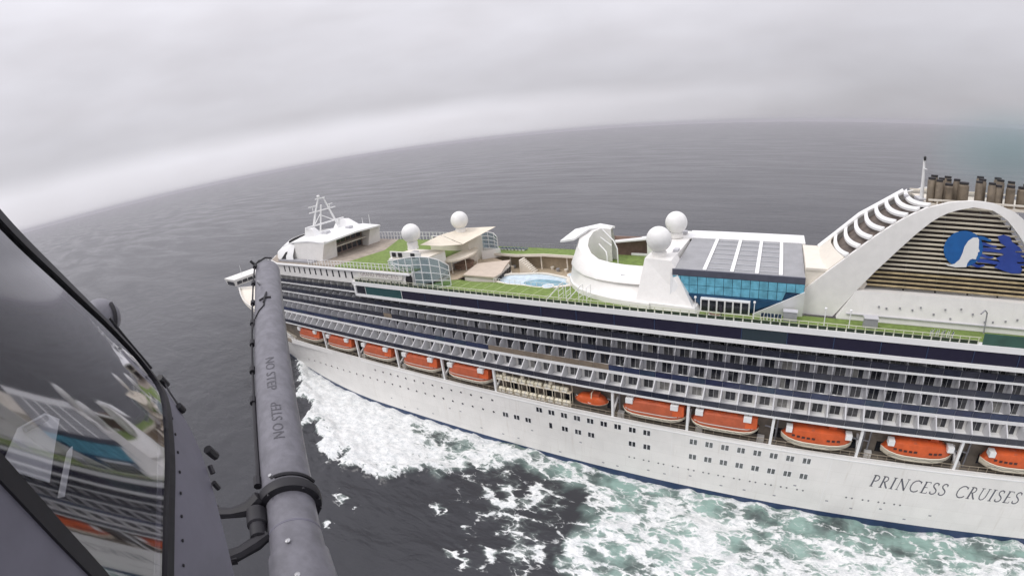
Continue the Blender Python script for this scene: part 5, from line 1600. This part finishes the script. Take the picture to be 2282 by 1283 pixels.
# ------------------------------------------------------------------ the helicopter the picture is taken from
HE = empty('helicopter', CAMP - V((0, 0, 1.2)))
tag(HE, 'grey helicopter with a tinted cockpit window and a long grey refuelling probe marked NO STEP', 'helicopter')
HE_INV = Matrix.Translation(-(CAMP - V((0, 0, 1.2))))
def hpart(name, mb, mats, parent=None, smooth=False, kind=None):
    o = part(name, mb, mats, HE, smooth, kind)
    o.data.transform(HE_INV)
    if parent:
        o.parent = parent
    return o
def helicopter():
    # ---- refuelling probe: axis A, unit frame (A, toward camera Bc, side Sd)
    A = V((0.84055968, -0.52014272, 0.15136375)).normalized()
    Bd = V((0.23686244, 0.10160083, -0.96621605)).normalized()
    O = CAMP + Bd * 1.829292
    Bc = -Bd
    Sd = A.cross(Bc).normalized()
    if Sd.dot(cr) > 0:
        Sd = -Sd                                             # points to the left of the picture
    R = .13
    def at(t, phi, r=R):
        a = math.radians(phi)
        return O + A * t + (Bc * math.cos(a) + Sd * math.sin(a)) * r
    tip = []
    for k in range(8):
        a = math.radians(90 * k / 7)
        tip.append((R * max(math.cos(a), .05), 4.93 + R * .75 * math.sin(a)))
    PR = hpart('refueling_probe', MB().lathe([(R, 1.71), (R, 3.2), (R, 4.93)] + tip[1:], O, 40, ax=A), HELI, None, True)
    hpart('probe_sleeve', MB().lathe([(.150, .45), (.145, 1.2), (.136, 1.38), (.124, 1.40), (.122, 1.71)], O, 40, ax=A), HELI, PR, True)
    hpart('sleeve_band', MB().lathe([(.122, 1.50), (.1245, 1.502), (.1245, 1.512), (.122, 1.514)], O, 40, ax=A), HELI2, PR, True)
    FL = hpart('probe_flange', MB().lathe([(R, 1.685), (.154, 1.69), (.160, 1.705), (.160, 1.74), (.145, 1.755), (R, 1.765)], O, 40, ax=A), RUBBER, PR, True)
    hpart('flange_clamp', MB().tube([at(1.775, p, .150) for p in range(-62, 24, 7)], .010, 6), RUBBER, FL, True)
    hpart('clamp_bolt', MB().tube([at(1.775, 26, .150), at(1.775, 26, .172)], .010, 8), STEEL, FL)
    for p in (40, 75, -30, -75, -100, 120):
        hpart('flange_bolt', MB().tube([at(1.69, p, .146), at(1.676, p, .146)], .007, 6), RUBBER, FL)
    # bracket arm and struts to the fuselage side
    ar = MB().tube([at(1.72, 62, .155), at(1.70, 84, .20), at(1.71, 90, .28), at(1.74, 93, .37)], [.034, .040, .026, .030], 8)
    hpart('support_arm', ar, RUBBER, PR, True)
    hpart('support_arm', MB().tube([at(1.52, 76, .125), at(1.49, 84, .18), at(1.46, 88, .25), at(1.45, 90, .30)], [.026, .034, .030, .036], 8), RUBBER, PR, True)
    hpart('actuator', MB().lathe([(.03, 0), (.05, .015), (.05, .10), (.03, .12)], at(1.57, 80, .165), 14, ax=A), RUBBER, PR, True)
    hpart('actuator', MB().lathe([(.02, 0), (.04, .01), (.04, .09), (.02, .10)], at(1.50, 80, .165), 12, ax=A), RUBBER, PR, True)
    # fitting at the arm end
    e = at(1.74, 93, .37)
    hpart('arm_end', MB().hexa([tuple(e + A * a * .035 + Sd * b * .022 + Bc * c * .02) for a, b, c in ((-1, -1, -1), (1, -1, -1), (1, 1, -1), (-1, 1, -1), (-1, -1, 1), (1, -1, 1), (1, 1, 1), (-1, 1, 1))]), RUBBER, PR)
    e = at(1.45, 90, .30)
    hpart('arm_end', MB().hexa([tuple(e + A * a * .03 + Sd * b * .03 + Bc * c * .02) for a, b, c in ((-1, -1, -1), (1, -1, -1), (1, 1, -1), (-1, 1, -1), (-1, -1, 1), (1, -1, 1), (1, 1, 1), (-1, 1, 1))]), RUBBER, PR)
    # cable along the left of the probe with clamps
    cab = [(1.84, 78, .148), (2.0, 83, .140), (2.4, 85, .141), (2.6, 88, .142), (2.9, 92, .146), (3.2, 92, .15), (3.5, 92, .152), (3.8, 90, .15), (4.1, 90, .152), (4.5, 88, .15), (4.8, 80, .148), (4.98, 62, .15), (5.03, 40, .135)]
    CB = hpart('probe_cable', MB().tube([at(*c) for c in cab[:4]], .013, 8), RUBBER, PR, True)
    hpart('probe_cable', MB().tube([at(*c) for c in cab[3:]], .0085, 8), RUBBER, PR, True)
    for t, p in ((1.87, 80), (2.62, 88), (3.0, 91), (3.4, 92), (3.75, 91), (4.15, 90), (4.6, 86), (4.95, 66)):
        hpart('cable_clamp', MB().tube([at(t - .03, p, .148), at(t + .03, p, .148)], .022, 8), RUBBER, PR, True)
    hpart('tip_bracket', MB().tube([at(4.97, 64, .13), at(5.0, 60, .21)], .016, 6), RUBBER, PR)
    hpart('tip_bracket', MB().tube([at(5.0, 52, .14), at(5.02, 10, .135), at(5.0, -18, .14)], .011, 6), RUBBER, PR, True)
    # fine lead branching on to the tube, with a small four-armed fitting
    hpart('branch_lead', MB().tube([at(3.6, 92, .15), at(3.68, 66, .14), at(3.75, 40, .137), at(3.80, 20, .136), at(3.95, 15, .136)], .006, 6), RUBBER, PR, True)
    c = MB()
    for a, b in (((3.86, 20), (4.06, 8)), ((3.95, 38), (3.95, -8))):
        c.tube([at(a[0], a[1], .138), at((a[0] + b[0]) / 2, (a[1] + b[1]) / 2, .142), at(b[0], b[1], .138)], .009, 6)
    hpart('cross_fitting', c, RUBBER, PR, True)
    hpart('tip_stud', MB().lathe([(.014, 0), (.016, .03), (.008, .05)], at(4.33, 36, .125), 10, ax=at(4.33, 36, 1) - at(4.33, 36, 0)), STEEL, PR, True)
    # stencilled warnings on the tube
    def wrap(t0, phi0, flip):
        def pl(u, v):
            if not flip:       # reads up the tube, tops to the left
                return at(t0 + u, phi0 + math.degrees(v / R), R + .0016)
            return at(t0 - u, phi0 - math.degrees(v / R), R + .0016)
        return pl
    for t0, p0, fl, ln_ in ((2.075, -10, False, .33), (2.93, 22, True, .39)):
        o = text_mesh('stencil_lettering', 'NO STEP', .088, STENCIL, HE, wrap(t0, p0, fl), fit=ln_, cut=True)
        o.data.transform(HE_INV)
        o.parent = PR
    for t, p in ((1.38, 14), (1.20, 8)):
        hpart('probe_rivet', MB().lathe([(.012, 0), (.012, .004), (.004, .008)], at(t, p, .142), 10, ax=at(t, p, 1) - at(t, p, 0)), STEEL, PR)

    # ---- cockpit side: window plane
    CEN = V((-43.8323, 84.5437, 62.2204))
    n0 = V((-0.656, -0.7531, 0.0497)).normalized()
    e1 = V((0.754, -0.6568, 0.0)).normalized()
    e2 = n0.cross(e1)
    def q(a, b, h=0):
        return CEN + e1 * a + e2 * b + n0 * h
    edge = [(-0.17, 0.637), (-0.066, 0.522), (-0.001, 0.461), (0.079, 0.393), (0.17, 0.312), (0.282, 0.213), (0.364, 0.104), (0.372, 0.039), (0.357, -0.011), (0.269, -0.034), (0.169, -0.058), (0.007, -0.135), (-0.075, -0.196), (-0.144, -0.263), (-0.215, -0.354)]
    low = [(-0.343, 0.313), (-0.309, 0.188), (-0.292, 0.117), (-0.277, 0.041), (-0.261, -0.042), (-0.247, -0.134), (-0.23, -0.301)]
    outer = [(-0.163, 0.648), (-0.045, 0.543), (0.033, 0.485), (0.12, 0.412), (0.226, 0.324), (0.353, 0.216), (0.393, 0.123), (0.43, 0.03), (0.451, -0.024), (0.442, -0.073), (0.388, -0.142), (0.302, -0.214), (0.211, -0.282), (0.127, -0.37), (0.054, -0.478), (-0.03, -0.642)]
    # curved pane (bulged outward) built as a grid in the window plane
    def hgt(a, b):                                           # the acrylic bulges outward
        return -.044 * a - .056 * b - .588 * a * a - .636 * a * b - .098 * b * b
    na, nb = 64, 84
    a0, a1, b0, b1 = -.46, .40, -.42, .72
    pane = MB()
    poly = [(p[0] + .006, p[1] + .006) for p in edge] + [(-.235, -.36)] + [(p[0] - .012, p[1]) for p in reversed(low)] + [(-.40, .66)]
    def inside(x, y):
        c = False
        j = len(poly) - 1
        for i in range(len(poly)):
            xi, yi = poly[i]
            xj, yj = poly[j]
            if (yi > y) != (yj > y) and x < (xj - xi) * (y - yi) / (yj - yi) + xi:
                c = not c
            j = i
        return c
    idx, vs, fs = {}, [], []
    def vid(i, j):
        if (i, j) not in idx:
            a, b = a0 + (a1 - a0) * i / na, b0 + (b1 - b0) * j / nb
            h = hgt(a, b) + .004
            idx[i, j] = len(vs)
            vs.append(tuple(q(a, b, h)))
        return idx[i, j]
    for i in range(na):
        for j in range(nb):
            a, b = a0 + (a1 - a0) * (i + .5) / na, b0 + (b1 - b0) * (j + .5) / nb
            if inside(a, b):
                fs.append((vid(i, j), vid(i + 1, j), vid(i + 1, j + 1), vid(i, j + 1)))
    pane.add(vs, fs)
    hpart('cockpit_window', pane, COCKG, None, 'all')
    # rubber seal and frame
    def ribbon(pts, w0, w1, lift, m, name, thick=.02):
        rows = []
        for i, p in enumerate(pts):
            d = V(pts[min(i + 1, len(pts) - 1)]) - V(pts[max(i - 1, 0)])
            d = V((d.x, d.y)).normalized()
            nn = V((d.y, -d.x))
            if nn.dot(V(p)) < 0 and False:
                nn = -nn
            aa = (p[0] - nn.x * w0, p[1] - nn.y * w0)
            bb = (p[0] + nn.x * w1, p[1] + nn.y * w1)
            rows.append([q(*aa, hgt(*aa) + lift), q(*bb, hgt(*bb) + lift)])
        return hpart(name, MB().grid(rows, 0, n0 * -thick), m)
    def smooth_pts(pts, it=2):
        for _ in range(it):
            o = [pts[0]]
            for a, b in zip(pts, pts[1:]):
                o += [(a[0] * .75 + b[0] * .25, a[1] * .75 + b[1] * .25), (a[0] * .25 + b[0] * .75, a[1] * .25 + b[1] * .75)]
            pts = o + [pts[-1]]
        return pts
    es = smooth_pts(edge)
    ribbon(es, .020, .004, .012, RUBBER, 'window_seal')
    ribbon(smooth_pts(low), -.032, .004, .012, RUBBER, 'window_seal') if False else None
    lo2 = smooth_pts(low)
    rows = [[q(a - .026, b - .02, hgt(a, b) + .013), q(a + .004, b + .004, hgt(a, b) + .013)] for a, b in lo2]
    hpart('window_seal', MB().grid(rows, 0, n0 * -.02), RUBBER)
    # grey skin: outboard strip and lower door skin
    rows = []
    oo = smooth_pts(outer)
    ee = smooth_pts(edge + [(-.29, -.44)])
    m_ = 60
    def samp(pts, k):
        L = [0]
        for a, b in zip(pts, pts[1:]):
            L.append(L[-1] + math.dist(a, b))
        s = L[-1] * k / (m_ - 1)
        for i in range(len(pts) - 1):
            if L[i + 1] >= s - 1e-9:
                u = (s - L[i]) / max(L[i + 1] - L[i], 1e-9)
                return (pts[i][0] * (1 - u) + pts[i + 1][0] * u, pts[i][1] * (1 - u) + pts[i + 1][1] * u)
        return pts[-1]
    for k in range(m_):
        a = samp(ee, k)
        b = samp(oo, k)
        m1 = (a[0] * .5 + b[0] * .5, a[1] * .5 + b[1] * .5)
        rows.append([q(*a, hgt(*a) + .006), q(*m1, hgt(*m1) + .006), q(*b, hgt(*b) - .004), q(b[0] + .02, b[1] - .01, hgt(*b) - .12)])
    hpart('side_panel', MB().grid(rows, 0, n0 * -.03), HELI2, None, True)
    rows = [[q(a - .45, b - .02, hgt(a, b) + .002), q(a - .15, b - .02, hgt(a, b) + .004), q(a - .020, b - .012, hgt(a, b) + .006)] for a, b in smooth_pts(low[:-1] + [(-.235, -.30)])]
    hpart('door_skin', MB().grid(rows, 0, n0 * -.03), HELI2)
    rows = [[q(a - .010, b - .008, hgt(a, b) + .012), q(a + .006, b + .005, hgt(a, b) + .012)] for a, b in [(-.41, .2), (-0.4, 0.123), (-0.388, 0.057), (-0.381, 0.008), (-0.375, -0.046)]]
    hpart('door_seam', MB().grid(rows, 0, n0 * -.015), RUBBER)
    rv = MB()
    for k in range(8, 58, 2):
        a, b = samp(ee, k), samp(oo, k)
        if math.dist(a, b) < .05:
            continue
        c = (a[0] + (b[0] - a[0]) * .22, a[1] + (b[1] - a[1]) * .22)
        rv.lathe([(.0042, 0), (.0042, .002), (.002, .003)], q(*c, hgt(*c) + .0062), 8, ax=n0)
    for k in range(6):
        a, b = -.335 + .012 * k, .15 - .07 * k
        rv.lathe([(.005, 0), (.005, .002)], q(a, b, hgt(a, b) + .006), 8, ax=n0)
    hpart('panel_rivets', rv, RUBBER, kind='stuff')
    # thin drip rail just outside the seal
    dr = [(0.369, 0.217), (0.387, 0.17), (0.406, 0.12), (0.426, 0.07), (0.431, 0.024)]
    hpart('drip_rail', MB().tube([q(a, b, hgt(a, b) + .01) for a, b in smooth_pts(dr)], .004, 6), RUBBER, None, True)
    # nose bulge beyond the window with its black strap
    c0 = V((-43.0, 83.60, 62.05)) if False else CAMP + V(NOSE_DIR) * 2.4
    NB = hpart('nose_bulge', MB().lathe([(max(.088 * math.cos(math.radians(a)), .002), .088 * math.sin(math.radians(a))) for a in range(-90, 91, 12)], c0 - V((0, 0, .02)), 28), HELI, None, True)
    hpart('bulge_strap', MB().tube([c0 - V((0, 0, .02)) + (cr * math.cos(math.radians(a)) + cu * math.sin(math.radians(a))) * .093 for a in range(-25, 55, 8)], .009, 6), RUBBER, NB, True)
    # small black fittings on the outer edge: probes and hinge pieces
    for pts, r in (([(0.455, -.018), (0.468, -.036), (0.472, -.058)], .011), ([(.470, -.04), (.414, -.06), (.392, -.095)], .003), ([(.386, -.094), (.398, -.119)], .011),
                   ([(0.332, -.228), (0.341, -.250), (.352, -.27)], .014), ([(.264, -.244), (.248, -.262)], .008), ([(.215, -.270), (.219, -.296)], .008)):
        hpart('edge_fitting', MB().tube([q(a, b, hgt(a, b) + .008) for a, b in pts], r, 7), RUBBER, None, True)
    # dark cockpit lining behind the glass
    ln = MB()
    op = [(p[0] - .012, p[1] - .006) for p in edge] + [(-.22, -.34)] + [(p[0] + .01, p[1]) for p in reversed(low)]
    rows = [[q(x, y, hgt(x, y) - .022) for x, y in op + op[:1]], [q(x, y, -.46) for x, y in op + op[:1]]]
    ln.grid(rows)
    ln.add([tuple(q(x, y, -.46)) for x, y in ((-.62, -.45), (.45, -.45), (.45, .3), (-.62, .3))], [(0, 1, 2, 3)])
    hpart('cockpit_lining', ln, mat('lining_dark', (.03, .029, .034), .8, var=.4, vscale=6))
    hpart('seat_shell', MB().hexa([tuple(q(a, b, h)) for a, b, h in ((-.50, -.30, -.12), (-.16, -.30, -.12), (-.16, -.30, -.34), (-.50, -.30, -.34), (-.44, .12, -.16), (-.22, .10, -.16), (-.22, .10, -.34), (-.44, .12, -.34))]), mat('seat_grey', (.075, .072, .075), .7, var=.2, vscale=8), None)
    return q
NOSE_DIR = (0.9745, -0.1370, -0.1778)
qf = helicopter()

def cards(q):
    root = empty('kneeboard_card')
    pts = [(-.250, .150), (-.173, .060), (-.060, .134), (-.09, .165), (-.170, .180)]
    o1 = MB().prism([q(a, b, -.09) for a, b in pts], qn * -.003)
    part('card_sheet', o1, PAPER, root)
    part('clip_bar', MB().tube([q(-.165, .172, -.083), q(-.10, .158, -.083)], .006, 6), STEEL, root)
    tag(root, 'white clipped card on the pilot knee behind the cockpit glass', 'card')
    sh = MB().prism([q(a, b, -.10) for a, b in [(-.164, .019), (-.150, .010), (-.069, .054), (-.054, .066), (-.075, .066)]], qn * -.004)
    o = part('folded_chart', sh, PAPER, None)
    tag(o, 'narrow folded white chart beside the card in the cockpit', 'chart')
qn = V((-0.656, -0.7531, 0.0497)).normalized()
cards(qf)
